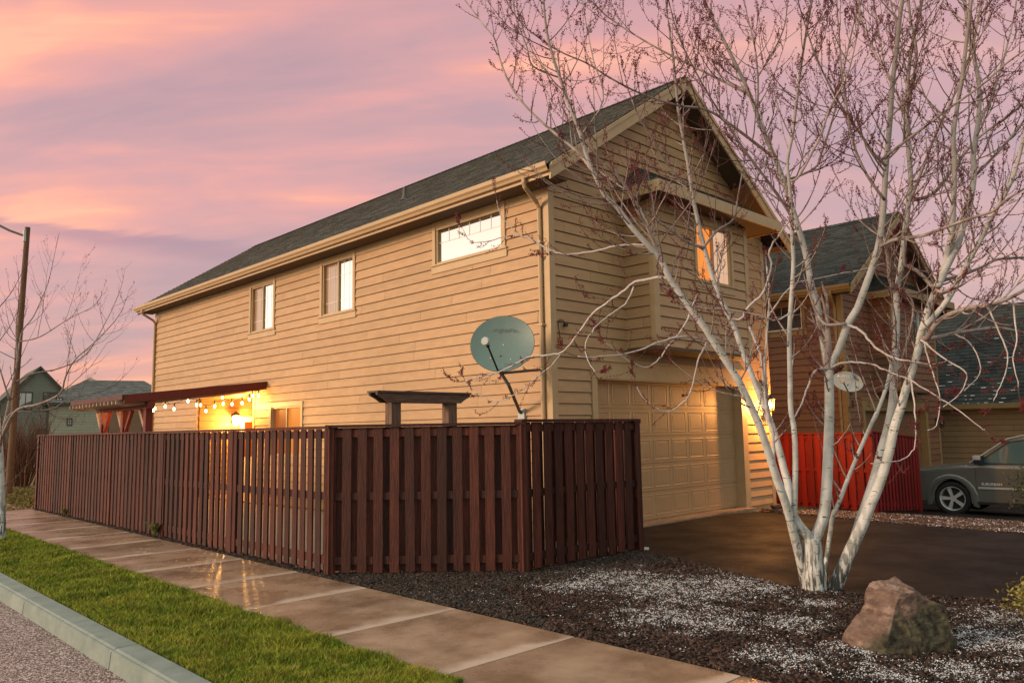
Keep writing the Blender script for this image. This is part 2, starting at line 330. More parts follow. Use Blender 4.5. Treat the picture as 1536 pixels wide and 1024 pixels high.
# ------------------------------------------------------------------ world and sun
SUN_AZ, SUN_EL = R_(157), R_(15)
def build_world():
    w = bpy.data.worlds.new('World'); scn.world = w; w.use_nodes = True; nt = w.node_tree; N = nt.nodes; Lk = nt.links
    bg = N['Background']; tc = N.new('ShaderNodeTexCoord')
    nrm = N.new('ShaderNodeVectorMath'); nrm.operation = 'NORMALIZE'; Lk.new(tc.outputs['Generated'], nrm.inputs[0])
    D = nrm.outputs[0]; sep = N.new('ShaderNodeSeparateXYZ'); Lk.new(D, sep.inputs[0])
    def math_(op, a, b=None):
        n = N.new('ShaderNodeMath'); n.operation = op
        for i, v in enumerate((a, b)):
            if v is None: continue
            if isinstance(v, (int, float)): n.inputs[i].default_value = v
            else: Lk.new(v, n.inputs[i])
        return n.outputs[0]
    def mr(s, a, b, c=0, d=1, smooth=True):
        r = N.new('ShaderNodeMapRange'); r.interpolation_type = 'SMOOTHSTEP' if smooth else 'LINEAR'; Lk.new(s, r.inputs[0])
        for i, v in enumerate((a, b, c, d)): r.inputs[i+1].default_value = v
        return r.outputs[0]
    def mix(f, a, b, t='MIX'):
        x = N.new('ShaderNodeMix'); x.data_type = 'RGBA'; x.blend_type = t
        for k, v in ((0, f), (6, a), (7, b)):
            if isinstance(v, tuple): x.inputs[k].default_value = (*v, 1)
            elif isinstance(v, (int, float)): x.inputs[k].default_value = v
            else: Lk.new(v, x.inputs[k])
        return x.outputs[2]
    def ramp(s, stops):
        r = N.new('ShaderNodeValToRGB'); e = r.color_ramp.elements; Lk.new(s, r.inputs[0])
        e[0].position, e[0].color = stops[0][0], (*stops[0][1], 1); e[1].position, e[1].color = stops[-1][0], (*stops[-1][1], 1)
        for p, c in stops[1:-1]: q = e.new(p); q.color = (*c, 1)
        return r.outputs[0]
    den = math_('ADD', math_('MAXIMUM', sep.outputs[2], 0.0), .22)
    cmb = N.new('ShaderNodeCombineXYZ')
    Lk.new(math_('DIVIDE', sep.outputs[0], den), cmb.inputs[0]); Lk.new(math_('DIVIDE', sep.outputs[1], den), cmb.inputs[1])
    def nz(loc, rot, sc, scale, det, dist=.6):
        mp = N.new('ShaderNodeMapping'); mp.vector_type = 'TEXTURE'; mp.inputs['Location'].default_value = loc; mp.inputs['Rotation'].default_value = (0,0,rot)
        mp.inputs['Scale'].default_value = tuple(1/q for q in sc); Lk.new(cmb.outputs[0], mp.inputs[0])
        n = N.new('ShaderNodeTexNoise'); n.inputs['Scale'].default_value = scale; n.inputs['Detail'].default_value = det
        n.inputs['Roughness'].default_value = .52; n.inputs['Distortion'].default_value = dist; Lk.new(mp.outputs[0], n.inputs['Vector']); return n.outputs[0]
    rot = R_(-46)
    n1 = nz((3.1, 1.2, 0), R_(131), (.42,1.25,1), 1.25, 5)
    n2 = nz((7.7, 4.2, 0), R_(137), (.6,1.7,1), 3.2, 9)
    nn = math_('ADD', math_('MULTIPLY', n1, .72), math_('MULTIPLY', n2, .28))
    base = ramp(mr(nn, .395, .60, 0, 1, False), [(0,(.62,.395,.45)), (.30,(.75,.43,.455)), (.52,(.90,.455,.45)), (.72,(1.05,.49,.42)), (.88,(1.26,.56,.40)), (1,(1.38,.65,.42))])
    right = mr(math_('SUBTRACT', sep.outputs[0], sep.outputs[1]), -.25, .75)
    base = mix(math_('MULTIPLY', right, .62), base, (.56,.40,.475))
    # dark violet cloud bars low in the sky
    n3 = nz((1.7, 2.9, 0), R_(133), (.30,1.3,1), 1.5, 8)
    bar = math_('MULTIPLY', mr(n3, .56, .66), mr(sep.outputs[2], .02, .12))
    bar = math_('MULTIPLY', bar, mr(sep.outputs[2], .40, .22))
    base = mix(math_('MULTIPLY', bar, .5), base, (.36,.25,.36))
    dv = N.new('ShaderNodeVectorMath'); dv.operation = 'DOT_PRODUCT'; Lk.new(D, dv.inputs[0]); dv.inputs[1].default_value = (math.cos(R_(84)), math.sin(R_(84)), 0)
    el = math_('ADD', sep.outputs[2], math_('MULTIPLY', math_('SUBTRACT', n2, .5), .05))
    el = math_('ADD', el, math_('MULTIPLY', math_('SUBTRACT', 1.0, dv.outputs['Value']), .25))
    b2 = math_('MULTIPLY', math_('MULTIPLY', mr(el, .250, .240), mr(el, .214, .236)), mr(dv.outputs['Value'], .90, .955))
    base = mix(math_('MULTIPLY', b2, .62), base, (.42,.27,.40))
    base = mix(mr(sep.outputs[2], .16, .0), base, mix(.5, base, (.62,.38,.42)))
    base = mix(1.0, base, (.68,.64,.64), 'MULTIPLY')
    # sunset glow to the west (behind and left of the camera's view)
    dt = N.new('ShaderNodeVectorMath'); dt.operation = 'DOT_PRODUCT'; Lk.new(D, dt.inputs[0]); dt.inputs[1].default_value = (math.cos(R_(155)), math.sin(R_(155)), 0)
    glowc = ramp(sep.outputs[2], [(0,(1.5,1.12,.85)), (.16,(1.45,1.20,1.0)), (.26,(1.15,.86,.70)), (.36,(.62,.72,.68)), (.55,(.50,.55,.55)), (1,(.46,.46,.48))])
    col = mix(mr(dt.outputs['Value'], .38, .80), base, glowc)
    # the open sky behind the camera, greyer
    db = N.new('ShaderNodeVectorMath'); db.operation = 'DOT_PRODUCT'; Lk.new(D, db.inputs[0]); db.inputs[1].default_value = (-.45, -.89, 0)
    col = mix(mr(db.outputs['Value'], .15, .75), col, (.66,.67,.60))
    col = mix(mr(sep.outputs[2], .58, .80), col, (.74,.73,.66))
    sky = N.new('ShaderNodeTexSky'); sky.sky_type = 'NISHITA'; sky.sun_disc = False
    sky.sun_elevation = R_(3); sky.sun_rotation = math.pi/2 - SUN_AZ
    sk = N.new('ShaderNodeVectorMath'); sk.operation = 'SCALE'; Lk.new(sky.outputs[0], sk.inputs[0]); sk.inputs['Scale'].default_value = .05
    ad = N.new('ShaderNodeVectorMath'); ad.operation = 'ADD'; Lk.new(col, ad.inputs[0]); Lk.new(sk.outputs[0], ad.inputs[1])
    Lk.new(ad.outputs[0], bg.inputs['Color']); bg.inputs['Strength'].default_value = 1.0
build_world()
sl = bpy.data.lights.new('sun', 'SUN'); so = bpy.data.objects.new('sun', sl); COL.objects.link(so)
sl.energy = 2.7; sl.angle = R_(14); sl.color = (1,.67,.46)
sd = Vector((math.cos(SUN_EL)*math.cos(SUN_AZ), math.cos(SUN_EL)*math.sin(SUN_AZ), math.sin(SUN_EL)))
so.rotation_euler = sd.to_track_quat('Z', 'Y').to_euler(); so.location = sd * 60
scn.view_settings.view_transform = 'Standard'; scn.view_settings.look = 'None'; scn.view_settings.exposure = .25; scn.view_settings.gamma = 1
def lamp(name, loc, e, col=(1,.5,.16), r=.05):
    l = bpy.data.lights.new(name, 'POINT'); l.energy = e; l.color = col; l.shadow_soft_size = r
    o = bpy.data.objects.new(name, l); COL.objects.link(o); o.location = loc; return o
# ------------------------------------------------------------------ ground, road, walks
def structure(o): o['kind'] = 'structure'; return o
m = MB(); xs = [-400, -20, 2.1, 2.16, 13.3, 22.3, 60, 500]; zs = [-.22, -.22, -.22, -.035, -.035, -.665, -.665, -.665]
for i in range(len(xs)-1):
    for y0, y1 in ((-200,0),(0,30),(30,80),(80,700)):
        m.face(((xs[i],y0,zs[i]),(xs[i+1],y0,zs[i+1]),(xs[i+1],y1,zs[i+1]),(xs[i],y1,zs[i])))
structure(m.build('ground', M['drygrass']))
m = MB(); m.face(((-9,-60,-.15),(2.07,-60,-.15),(2.07,120,-.15),(-9,120,-.15))); structure(m.build('road', M['road']))
m = MB(); jy = [6.58 + 2.67*k for k in range(-5, 34)]
for a, b in zip(jy[:-1], jy[1:]):
    m.poly_extrude([(2.05,a+.008,-.2),(2.26,a+.008,-.2),(2.26,a+.008,.0),(2.105,a+.008,.0),(2.068,a+.008,-.03)], (0,b-a-.016,0))
m.box((2.075,-5,-.2),(2.25,90,-.012), .1)
structure(m.build('kerb', M['kerb'], bevel=.012))
m = MB(); m.box((2.27,-4,-.1),(3.36,70,-.012)); structure(m.build('verge', M['turf']))
m = MB()
for k in range(-5, 40):
    a = 4.195 + 1.4335*k; m.box((3.37,a+.008,-.12),(4.70,a+1.4335-.008,0.0))
o = structure(m.build('sidewalk', M['walk'], bevel=.014))
m = MB(); m.face(((3.38,-3,-.03),(4.69,-3,-.03),(4.69,60,-.03),(3.38,60,-.03))); structure(m.build('sidewalk_joint_bed', M['soil']))
m = MB(); m.face(((4.85,8.2,-.02),(8.6,7.2,-.02),(8.66,24,-.02),(4.85,20.4,-.02))); structure(m.build('patio', M['patio']))
# driveway
dl = [(9.4,8.25),(8.62,6.5),(8.40,5.95),(8.12,5.25),(7.85,4.6),(7.62,4.0),(7.62,3.5),(7.80,3.0),(8.12,2.5),(8.28,1.9),(8.35,1.0),(8.4,-2),(8.4,-14)]
dr = [(14.42,8.25),(14.55,7.2),(14.15,6.2),(13.82,5.48),(13.55,4.8),(13.43,4.21),(13.33,3.6),(13.28,3.1),(13.26,2.5),(13.25,1.9),(13.22,1.0),(13.2,-2),(13.2,-14)]
m = MB()
for (a, b, c, d) in zip(dl[:-1], dl[1:], dr[1:], dr[:-1]):
    for k in range(6):
        def L(p, q, t): return (p[0]+(q[0]-p[0])*t, p[1]+(q[1]-p[1])*t, gz(p[0]+(q[0]-p[0])*t)-.004)
        m.face((L(a,d,k/6), L(a,d,(k+1)/6), L(b,c,(k+1)/6), L(b,c,k/6)), .5)
structure(m.build('driveway', M['asphalt']))
m = MB(); m.box((9.72,7.86,-.05),(14.2,8.3,.022)); structure(m.build('garage_apron', M['concrete'], bevel=.01))
# neighbour's parking court
m = MB()
for i in range(8):
    a, b = 17.6+i*1.0, 18.6+i*1.0; m.face(((a,-14,gz(a)-.006),(b,-14,gz(b)-.006),(b,8.6,gz(b)-.006),(a,8.6,gz(a)-.006)))
structure(m.build('parking_court', M['asphalt']))
# mulch beds (soil sheets)
def pin(px, py, poly):
    ins = False; j = len(poly)-1
    for i in range(len(poly)):
        xi, yi = poly[i]; xj, yj = poly[j]
        if (yi > py) != (yj > py) and px < (xj-xi)*(py-yi)/(yj-yi)+xi: ins = not ins
        j = i
    return ins
bedA = [(4.71,-6),(4.71,20.6)] + [(4.9,20.6),(4.9,8.2),(6.5,6.6),(8.7,6.6)] + dl[1:12] + [(8.4,-6)]
bedB = [(13.3,-4),(13.3,1.9),(13.28,3.1),(13.43,4.21),(13.82,5.48),(14.15,6.2),(14.55,7.2),(14.5,8.1),(17.6,8.3),(17.7,-4)]
def sheet(name, poly, mt, step=.16, dz=-.016, amp=.02):
    x0 = min(p[0] for p in poly); x1 = max(p[0] for p in poly); y0 = min(p[1] for p in poly); y1 = max(p[1] for p in poly)
    m = MB(); nx = int((x1-x0)/step)+1; ny = int((y1-y0)/step)+1; idx = {}
    def z(x, y): return gz(x)+dz-.012+amp*(.5+.5*noise.noise((x*2.1,y*2.1,1)))*.8
    for i in range(nx):
        for j in range(ny):
            cx_, cy_ = x0+(i+.5)*step, y0+(j+.5)*step
            if pin(cx_, cy_, poly):
                q = []
                for a, b in ((i,j),(i+1,j),(i+1,j+1),(i,j+1)):
                    if (a,b) not in idx: X, Y = x0+a*step, y0+b*step; idx[(a,b)] = len(m.v); m.v.append((X,Y,z(X,Y)))
                    q.append(idx[(a,b)])
                m.f.append(tuple(q)); m.a.append(.5); m.uv += [(0,0)]*4
    return structure(m.build(name, mt, smooth=True))
sheet('mulch_bed', bedA, M['mulch']); sheet('chip_bed', bedB, M['mulch'])
def scatter(poly, n, y0=None, y1=None):
    px = [p[0] for p in poly]; py = [p[1] for p in poly]; out = []
    ya = min(py) if y0 is None else y0; yb = max(py) if y1 is None else y1
    while len(out) < n:
        x = random.uniform(min(px), max(px)); y = random.uniform(ya, yb)
        if pin(x, y, poly): out.append((x, y))
    return out
def chips(name, pts, mt, s0, s1, lift=.012, tilt=.5, thick=True):
    n = len(pts); P = np.array([(x, y, gz(x)) for x, y in pts]); L = rng.uniform(s0, s1, n); W = L*rng.uniform(.3,.75,n)
    an = rng.uniform(0, 2*math.pi, n); tx = rng.normal(0, tilt, n); ty = rng.normal(0, tilt*.6, n)
    u = np.stack([np.cos(an), np.sin(an), tx], 1); u /= np.linalg.norm(u, axis=1)[:,None]
    v = np.stack([-np.sin(an), np.cos(an), ty], 1); v /= np.linalg.norm(v, axis=1)[:,None]
    nrm = np.cross(u, v); P[:,2] += rng.uniform(-.006, lift, n)
    u *= L[:,None]/2; v *= W[:,None]/2; T = nrm*(L*.16)[:,None]
    c = [P-u-v, P+u*.9-v*.7, P+u+v, P-u*.8+v*.9]
    V = np.stack(c + [q+T for q in c], 1).reshape(-1, 3)
    b = (np.arange(n)*8)[:,None]; q = np.array([(4,5,6,7),(0,1,5,4),(1,2,6,5),(2,3,7,6),(3,0,4,7)])
    Fs = (b[:,:,None] + q[None]).reshape(-1, 4)
    return tag(bulk(name, V, Fs, mt, np.repeat(rng.random(n), 5)), kind='stuff')
near = [p for p in scatter(bedA, 52000, -1, 8.4)]
far = [p for p in scatter([(4.70,8),(4.70,20.6),(4.92,20.6),(4.92,8)], 5000)]
chips('bark_mulch', near + far, M['chip'], .014, .042)
chips('dark_gravel', scatter([(4.72,4.4),(4.72,8.2),(4.9,8.0),(6.5,6.42),(8.5,6.42),(8.2,5.6),(6.4,5.7),(5.6,6.1)], 9000) + scatter([(4.70,8),(4.70,20.6),(4.80,20.6),(4.80,8)], 2500), M['gravel'], .014, .034)
# snow crumbs, in patches read off the ground
blobs = [(on_z(1010,885),.75),(on_z(1110,880),.6),(on_z(920,868),.55),(on_z(860,880),.35),(on_z(1190,935),.35),(on_z(1060,930),.5),(on_z(1480,960),.55),(on_z(1520,930),.4),(on_z(1300,862),.3),(on_z(1230,905),.22),(on_z(1270,975),.25),(on_z(1000,925),.5),(on_z(1180,985),.35),(on_z(1450,1010),.3),(on_z(1330,1010),.3)]
def snowd(x, y):
    s = 0
    for c, r in blobs: s = max(s, math.exp(-((x-c.x)**2+(y-c.y)**2)/(r*r)))
    n = noise.noise((x*5.2,y*5.2,4))*.55 + noise.noise((x*14,y*14,9))*.45
    return s*1.0 + n*1.0 - .12
pts = []
while len(pts) < 46000:
    x, y = random.uniform(4.9, 8.6), random.uniform(.6, 6.4)
    if pin(x, y, bedA) and random.random() < min(1, max(.02, snowd(x, y)))**1.6: pts.append((x, y))
chips('snow_patches', pts, M['snow'], .0045, .0130, lift=.016, tilt=.45)
chips('wood_chips', scatter(bedB, 22000, 1, 8), M['palechip'], .02, .06)
pts = [p for p in scatter(bedB, 7000, 1, 8) if noise.noise((p[0]*3,p[1]*3,2)) > .08]
chips('snow_dusting', pts, M['snow'], .012, .03, lift=.025)
# grass blades
def blades(name, x0, x1, y0, y1, n, h0, h1, w, mt, falloff=True):
    t = rng.random(n)
    y = y0 + (y1-y0)*(t**1.9 if falloff else t); x = rng.uniform(x0, x1, n)
    tuft = np.array([noise.noise((a*3.1,b*3.1,3)) + .6*noise.noise((a*9,b*9,5)) for a, b in zip(x, y)])
    h = rng.uniform(h0, h1, n)*(1+.75*np.clip(tuft,-.5,.8)); an = rng.uniform(0, 2*math.pi, n); ww = w*(1+.10*np.maximum(y-4,0))
    lx, ly = rng.normal(0,.55,n)*h, rng.normal(0,.55,n)*h
    P = np.stack([x, y, np.full(n,-.014)], 1); d = np.stack([np.cos(an), np.sin(an), np.zeros(n)], 1)*(ww/2)[:,None]
    mid = P + np.stack([lx*.35, ly*.35, h*.6], 1); tip = P + np.stack([lx, ly, h], 1)
    V = np.stack([P-d, P+d, mid+d*.8, mid-d*.8, tip+d*.12, tip-d*.12], 1).reshape(-1,3)
    b = (np.arange(n)*6)[:,None]; Fs = np.concatenate([b+np.array([[0,1,2,3]]), b+np.array([[3,2,4,5]])])
    r = np.clip(.5 + .35*rng.normal(size=n) - .35*tuft, 0, 1)
    return tag(bulk(name, V, Fs, mt, np.tile(r, 2)), kind='stuff')
blades('grass', 2.27, 3.385, 4.0, 24, 120000, .022, .052, .0045, M['blade'])
blades('lawn_grass', 4.2, 9, 20.9, 30, 16000, .02, .04, .02, M['drygrass'], False)
# ------------------------------------------------------------------ siding / shingles
EXP = .1806
def siding(mb, back, org, u, n, W, z0, z1, holes=(), umin=None, umax=None, phase=.022, exp=EXP, seed=1):
    rnd = random.Random(seed); org = Vector(org); u = Vector(u); n = Vector(n); up = Vector((0,0,1))
    umin = umin or (lambda z: 0); umax = umax or (lambda z: W)
    zs = []; z = phase - exp*math.ceil((phase-z0)/exp)
    while z < z1: zs.append(z); z += exp
    for k, zc in enumerate(zs):
        cuts = sorted({max(zc,z0), min(zc+exp,z1)} | {h[i] for h in holes for i in (2,3) if max(zc,z0) < h[i] < min(zc+exp,z1)})
        joints = []; q = rnd.uniform(.3, 3.6)
        while q < W: joints.append(q); q += rnd.choice((3.05,3.66,3.66))
        for za, zb in zip(cuts[:-1], cuts[1:]):
            if zb-za < 1e-4: continue
            segs = [(min(umin(za),umin(zb)), max(umax(za),umax(zb)))]
            for h in holes:
                if h[2] < zb-1e-5 and h[3] > za+1e-5:
                    ns = []
                    for a, b in segs:
                        if h[0] > a: ns.append((a, min(b,h[0])))
                        if h[1] < b: ns.append((max(a,h[1]), b))
                    segs = [s for s in ns if s[1]-s[0] > 1e-3]
            for a, b in segs:
                ends = [a] + [j for j in joints if a+.2 < j < b-.2] + [b]
                for i in range(len(ends)-1):
                    s0 = ends[i] + (.003 if i else 0); s1 = ends[i+1] - (.003 if i < len(ends)-2 else 0)
                    d0 = .026 - .021*(za-zc)/exp; d1 = .026 - .021*(zb-zc)/exp; zt_ = zb - .011 if abs(zb-zc-exp) < 1e-5 else zb
                    at = ((k*7919 + seed*131 + sum(j < s0+.01 for j in joints)*4397) % 1000)/1000
                    def P(uu, zz, dd): return org + u*uu + up*zz + n*dd
                    def clipu(uu, zz): return min(max(uu, umin(zz)), umax(zz))
                    a0, b0, a1, b1 = clipu(s0,za), clipu(s1,za), clipu(s0,zb), clipu(s1,zb)
                    pts = [P(a0,za,d0), P(b0,za,d0)]
                    if b1-a1 > 1e-4: pts += [P(b1,zt_,d1), P(a1,zt_,d1)]
                    else: pts += [P(a1,zb,d1)]
                    mb.face(pts, at)
                    if abs(za-zc) < 1e-5: mb.face([P(a0,za,0), P(b0,za,0), P(b0,za,d0), P(a0,za,d0)][::-1], at*.5)
                    back.face([P(a0,za,-.002), P(b0,za,-.002)] + ([P(b1,zb,-.002), P(a1,zb,-.002)] if b1-a1 > 1e-4 else [P(a1,zb,-.002)]), .5)
def shingles(mb, org, u, v, n, L, Hs, umin=None, umax=None, course=.143, seed=3):
    rnd = random.Random(seed); org = Vector(org); u = Vector(u).normalized(); v = Vector(v).normalized(); n = Vector(n).normalized()
    umin = umin or (lambda t: 0); umax = umax or (lambda t: L)
    k = 0; t = 0
    while t < Hs - 1e-3:
        t1 = min(t+course, Hs); a, b = umin(t), umax(t); a2, b2 = umin(t1), umax(t1); q = a - rnd.uniform(0,.3)
        while q < b:
            w = rnd.uniform(.17,.40); s0 = max(q, a); s1 = min(q+w, b); q += w
            if s1-s0 < .005: continue
            e = rnd.uniform(-.008,.008) if k else 0; lo = .016 + rnd.uniform(0,.007)
            c0, c1 = min(max(s0,a2),b2), min(max(s1,a2),b2)
            p = [org+u*s0+v*(t+e)+n*lo, org+u*s1+v*(t+e)+n*lo, org+u*c1+v*(t1+.004)+n*.006, org+u*c0+v*(t1+.004)+n*.006]
            at = rnd.random(); mb.face(p, at); mb.face([p[1], p[0], p[0]-n*lo, p[1]-n*lo], at*.4)
        t += course; k += 1
# ------------------------------------------------------------------ windows (all coordinates local to a house)
def window(parent, kind, org, u, n, W, Hh, mats, sill=True, tw=.085):
    """trimmed window on a wall: org = lower left of the outer trim"""
    org = Vector(org); u = Vector(u); n = Vector(n); z = Vector((0,0,1))
    def bx(mb, a, b, c, d, n0, n1, at=None):
        p = [org+u*a+z*c+n*n0, org+u*b+z*c+n*n0, org+u*b+z*d+n*n0, org+u*a+z*d+n*n0]; mb.poly_extrude(p, n*(n1-n0), at)
    root = MB(); bx(root, 0, tw, .0, Hh, -.05, .040); bx(root, W-tw, W, .0, Hh, -.05, .040); bx(root, tw, W-tw, Hh-tw*1.1, Hh, -.05, .037)
    wo = root.build('window', mats['trim'], parent, bevel=.004)
    s = MB(); bx(s, -.03, W+.03, -.13, 0, -.0, .036); bx(s, -.045, W+.045, 0, .028, -.05, .062); s.build('sill', mats['trim'], wo, bevel=.004)
    fr = MB(); g = tw; fw = .038
    bx(fr, g, W-g, .028, .028+fw, -.06, .012); bx(fr, g, W-g, Hh-tw*1.1-fw, Hh-tw*1.1, -.06, .012)
    bx(fr, g, g+fw, .028+fw, Hh-tw*1.1-fw, -.06, .012); bx(fr, W-g-fw, W-g, .028+fw, Hh-tw*1.1-fw, -.06, .012)
    z0, z1 = .028+fw, Hh-tw*1.1-fw; u0, u1 = g+fw, W-g-fw
    def pane(a, b, mt, dd): 
        q = MB(); p = [org+u*a+z*z0+n*dd, org+u*b+z*z0+n*dd, org+u*b+z*z1+n*dd, org+u*a+z*z1+n*dd]; q.poly_extrude(p, n*.006); q.build('pane', mt, wo)
    if kind.startswith('slider'):
        mid = (u0+u1)/2; bx(fr, mid-.022, mid+.022, z0, z1, -.06, .004)
        pane(u0, mid-.022, mats['left'], -.05); pane(mid+.022, u1, mats['right'], -.035)
    else: pane(u0, u1, mats['right'], -.04)
    fr.build('frame', mats['frame'], wo)
    mu = MB()
    if kind == 'fixed':
        bx(mu, u0, u1, z0+(z1-z0)*.58, z0+(z1-z0)*.58+.010, -.033, -.029)
        for k in range(1, 6): bx(mu, u0+(u1-u0)*k/6-.005, u0+(u1-u0)*k/6+.005, z0+(z1-z0)*.58, z1, -.033, -.029)
    elif kind == 'slider':
        for a, b, dd in ((u0, (u0+u1)/2-.022, -.043), ((u0+u1)/2+.022, u1, -.028)):
            for k in (.3, .7): bx(mu, a+(b-a)*k-.004, a+(b-a)*k+.004, z0, z1, dd, dd+.003)
            for k in (.22, .72): bx(mu, a, b, z0+(z1-z0)*k-.004, z0+(z1-z0)*k+.004, dd, dd+.002)
    if mu.f: mu.build('muntin', mats['muntin'], wo)
    return wo
# ------------------------------------------------------------------ the two gabled garage houses
HW, HD = 6.71, 16.6; RX, RZ, SL = 3.34, 8.08, .667
def gabled_house(loc, label, P, lit):
    root = empty('house', loc, label, 'house')
    wall, back, trim, roofm, door = P['wall'], P['back'], P['trim'], P['roof'], P['door']
    X, Y = Vector((1,0,0)), Vector((0,1,0))
    EZ = 5.40
    # openings on the long side wall: (u0,u1,z0,z1) with u = local y measured from the far end (u runs to -Y)
    wins = [('slider', 16.98, 18.31, 4.07, 5.33), ('slider', 13.53, 14.92, 4.09, 5.36), ('fixed', 9.05, 10.97, 4.57, 5.38), ('slider_plain', 15.60, 17.15, 1.10, 2.33)]
    holes = []
    for kk, a, b, c, d in wins: holes.append((24.7-b, 24.7-a, c-.13, d))
    holes.append((24.7-21.3, 24.7-18.0, -.2, 2.62))
    s = MB(); bk = MB()
    siding(s, bk, (0, HD, 0), (0,-1,0), (-1,0,0), HD, -.3, EZ, holes, seed=5)
    s.build('side_wall', wall, root); 
    # porch recess
    q = MB(); y0, y1 = 18.0-8.1, 21.3-8.1
    PD = 2.35
    siding(q, bk, (PD, y1, 0), (0,-1,0), (-1,0,0), y1-y0, -.1, 2.62, seed=8)
    siding(q, bk, (.02, y1, 0), (1,0,0), (0,-1,0), PD-.02, -.1, 2.62, [(1.16,1.98,-.1,2.12)], seed=9)
    siding(q, bk, (PD, y0, 0), (-1,0,0), (0,1,0), PD-.02, -.1, 2.62, seed=10)
    q.face([(0,y0,2.62),(PD,y0,2.62),(PD,y1,2.62),(0,y1,2.62)][::-1], .5)
    q.face([(0,y0,0.0),(PD,y0,0.0),(PD,y1,0.0),(0,y1,0.0)], .5)
    q.build('porch_recess', wall, root)
    pt = MB(); pt.box((-.035,y0-.09,-.1),(0.0,y0,2.70)); pt.box((-.035,y1,-.1),(0.0,y1+.09,2.70)); pt.box((-.034,y0,2.62),(0.0,y1,2.70))
    pt.build('porch_trim', trim, root, bevel=.004)
    d = MB(); d.box((1.18,y1-.03,.02),(2.0,y1+.02,2.12)); pd = d.build('porch_door', M['white'], root)
    d = MB(); d.box((1.30,y1-.035,1.0),(1.88,y1-.029,1.98)); d.build('pane', M['dpane'] if not lit else M['blind2'], pd)
    # front gable wall with garage opening
    holes = [(.89, 5.71, -.3, 2.72)]
    def um(z): return 0 if z < 5.74 else min(RX, RX-(RZ-.12-z)/SL)
    def uM(z): return HW if z < 5.74 else max(RX, RX+(RZ-.12-z)/SL)
    s = MB(); siding(s, bk, (0,0,0), (1,0,0), (0,-1,0), HW, -.3, 7.95, holes + [(1.88,4.91,2.95,5.55)], um, uM, seed=6)
    s.build('gable_wall', wall, root)
    # far and right walls, plain
    s = MB(); siding(s, bk, (HW,0,0), (0,1,0), (1,0,0), HD, -.3, EZ, seed=11)
    siding(s, bk, (HW,HD,0), (-1,0,0), (0,1,0), HW, -.3, 7.95, (), um, uM, seed=12); s.build('rear_wall', wall, root)
    bk.build('wall_backing', P['gap'], root)
    # corner boards, frieze
    cb = .10
    for (cx_, cy_) in ((0,0),(HW,0),(0,HD),(HW,HD)):
        t = MB()
        sx = -1 if cx_ == 0 else 1; sy = -1 if cy_ == 0 else 1
        t.box((min(cx_+sx*.03,cx_-sx*cb), min(cy_, cy_+sy*.03), -.3), (max(cx_+sx*.03,cx_-sx*cb), max(cy_, cy_+sy*.03), 5.55), .5)
        t.box((min(cx_, cx_+sx*.027), min(cy_-sy*cb, cy_-sy*.0), -.3), (max(cx_, cx_+sx*.027), max(cy_-sy*cb, cy_), 5.37), .5)
        t.build('corner_board', trim, root, bevel=.004)
    t = MB(); t.box((-.026,.1,EZ-.17),(0,HD-.1,EZ)); t.build('frieze_board', trim, root, bevel=.003)
    # roof
    e0 = -.44; ez = RZ - SL*(RX-e0); Ls = math.hypot(RX-e0, RZ-ez); y0, y1 = -.45, HD+.4
    nl = Vector((-SL,0,1)).normalized(); nr = Vector((SL,0,1)).normalized()
    r = MB(); shingles(r, (e0-.03,y1+.02,ez-.02), (0,-1,0), (1,0,SL), nl, y1-y0+.04, Ls+.02, seed=3)
    shingles(r, (2*RX-e0+.03,y0-.02,ez-.02), (0,1,0), (-1,0,SL), nr, y1-y0+.04, Ls+.02, seed=4)
    q = y0
    while q < y1:      # ridge caps
        for sg in (-1, 1):
            r.face([(RX,q,RZ+.035),(RX+sg*.15,q,RZ+.035-SL*.15),(RX+sg*.15,q+.26,RZ+.02-SL*.15),(RX,q+.26,RZ+.02)])
        r.face([(RX-.15,q,RZ+.035-SL*.15),(RX,q,RZ+.035),(RX+.15,q,RZ+.035-SL*.15),(RX+.15,q,RZ+.01-SL*.15),(RX,q,RZ+.01),(RX-.15,q,RZ+.01-SL*.15)], .2)
        q += .14
    ro = r.build('roof', roofm, root)
    dk = MB()
    for sg in (1, -1):
        a = Vector((RX-sg*(RX-e0), y0, ez)); b = Vector((RX, y0, RZ)); dn = Vector((0,0,-.11))
        dk.poly_extrude([a, b, b+dn, a+dn], (0, y1-y0, 0))
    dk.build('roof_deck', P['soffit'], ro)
    v = MB(); zz = RZ-SL*(RX-1.2); v.tube([(1.2,5.4,zz-.05),(1.2,5.4,zz+.28)], .04, 10); v.lathe([(.1,-.02),(.06,.05),(.045,.12)], 10, Matrix.Translation((1.2,5.4,zz))); v.build('vent_pipe', M['darkmetal'], ro)
    # rake boards
    for sg, yy in ((1,y0),(-1,y0),(1,y1-.03),(-1,y1-.03)):
        t = MB(); a = Vector((RX-sg*(RX-e0), yy, ez)); b = Vector((RX, yy, RZ)); k = .004 if sg < 0 else 0
        t.poly_extrude([a+Vector((0,-.03-k,-.02)), b+Vector((0,-.03-k,-.02)), b+Vector((0,-.03-k,-.25)), a+Vector((0,-.03-k,-.25))], (0,.034,0))
        a2, b2 = a+Vector((0,-.052-k,0)), b+Vector((0,-.052-k,0))
        t.poly_extrude([a2+Vector((0,0,.0)), b2+Vector((0,0,.0)), b2+Vector((0,0,-.075)), a2+Vector((0,0,-.075))], (0,.02,0))
        t.build('rake_board', trim, root, bevel=.004)
    so_ = MB()
    so_.box((e0+.02,y0+.03,EZ-.02),(0,HD+.36,EZ)); so_.box((HW,y0+.03,EZ-.02),(2*RX-e0-.02,HD+.36,EZ)); so_.build('soffit', P['soffit'], root)
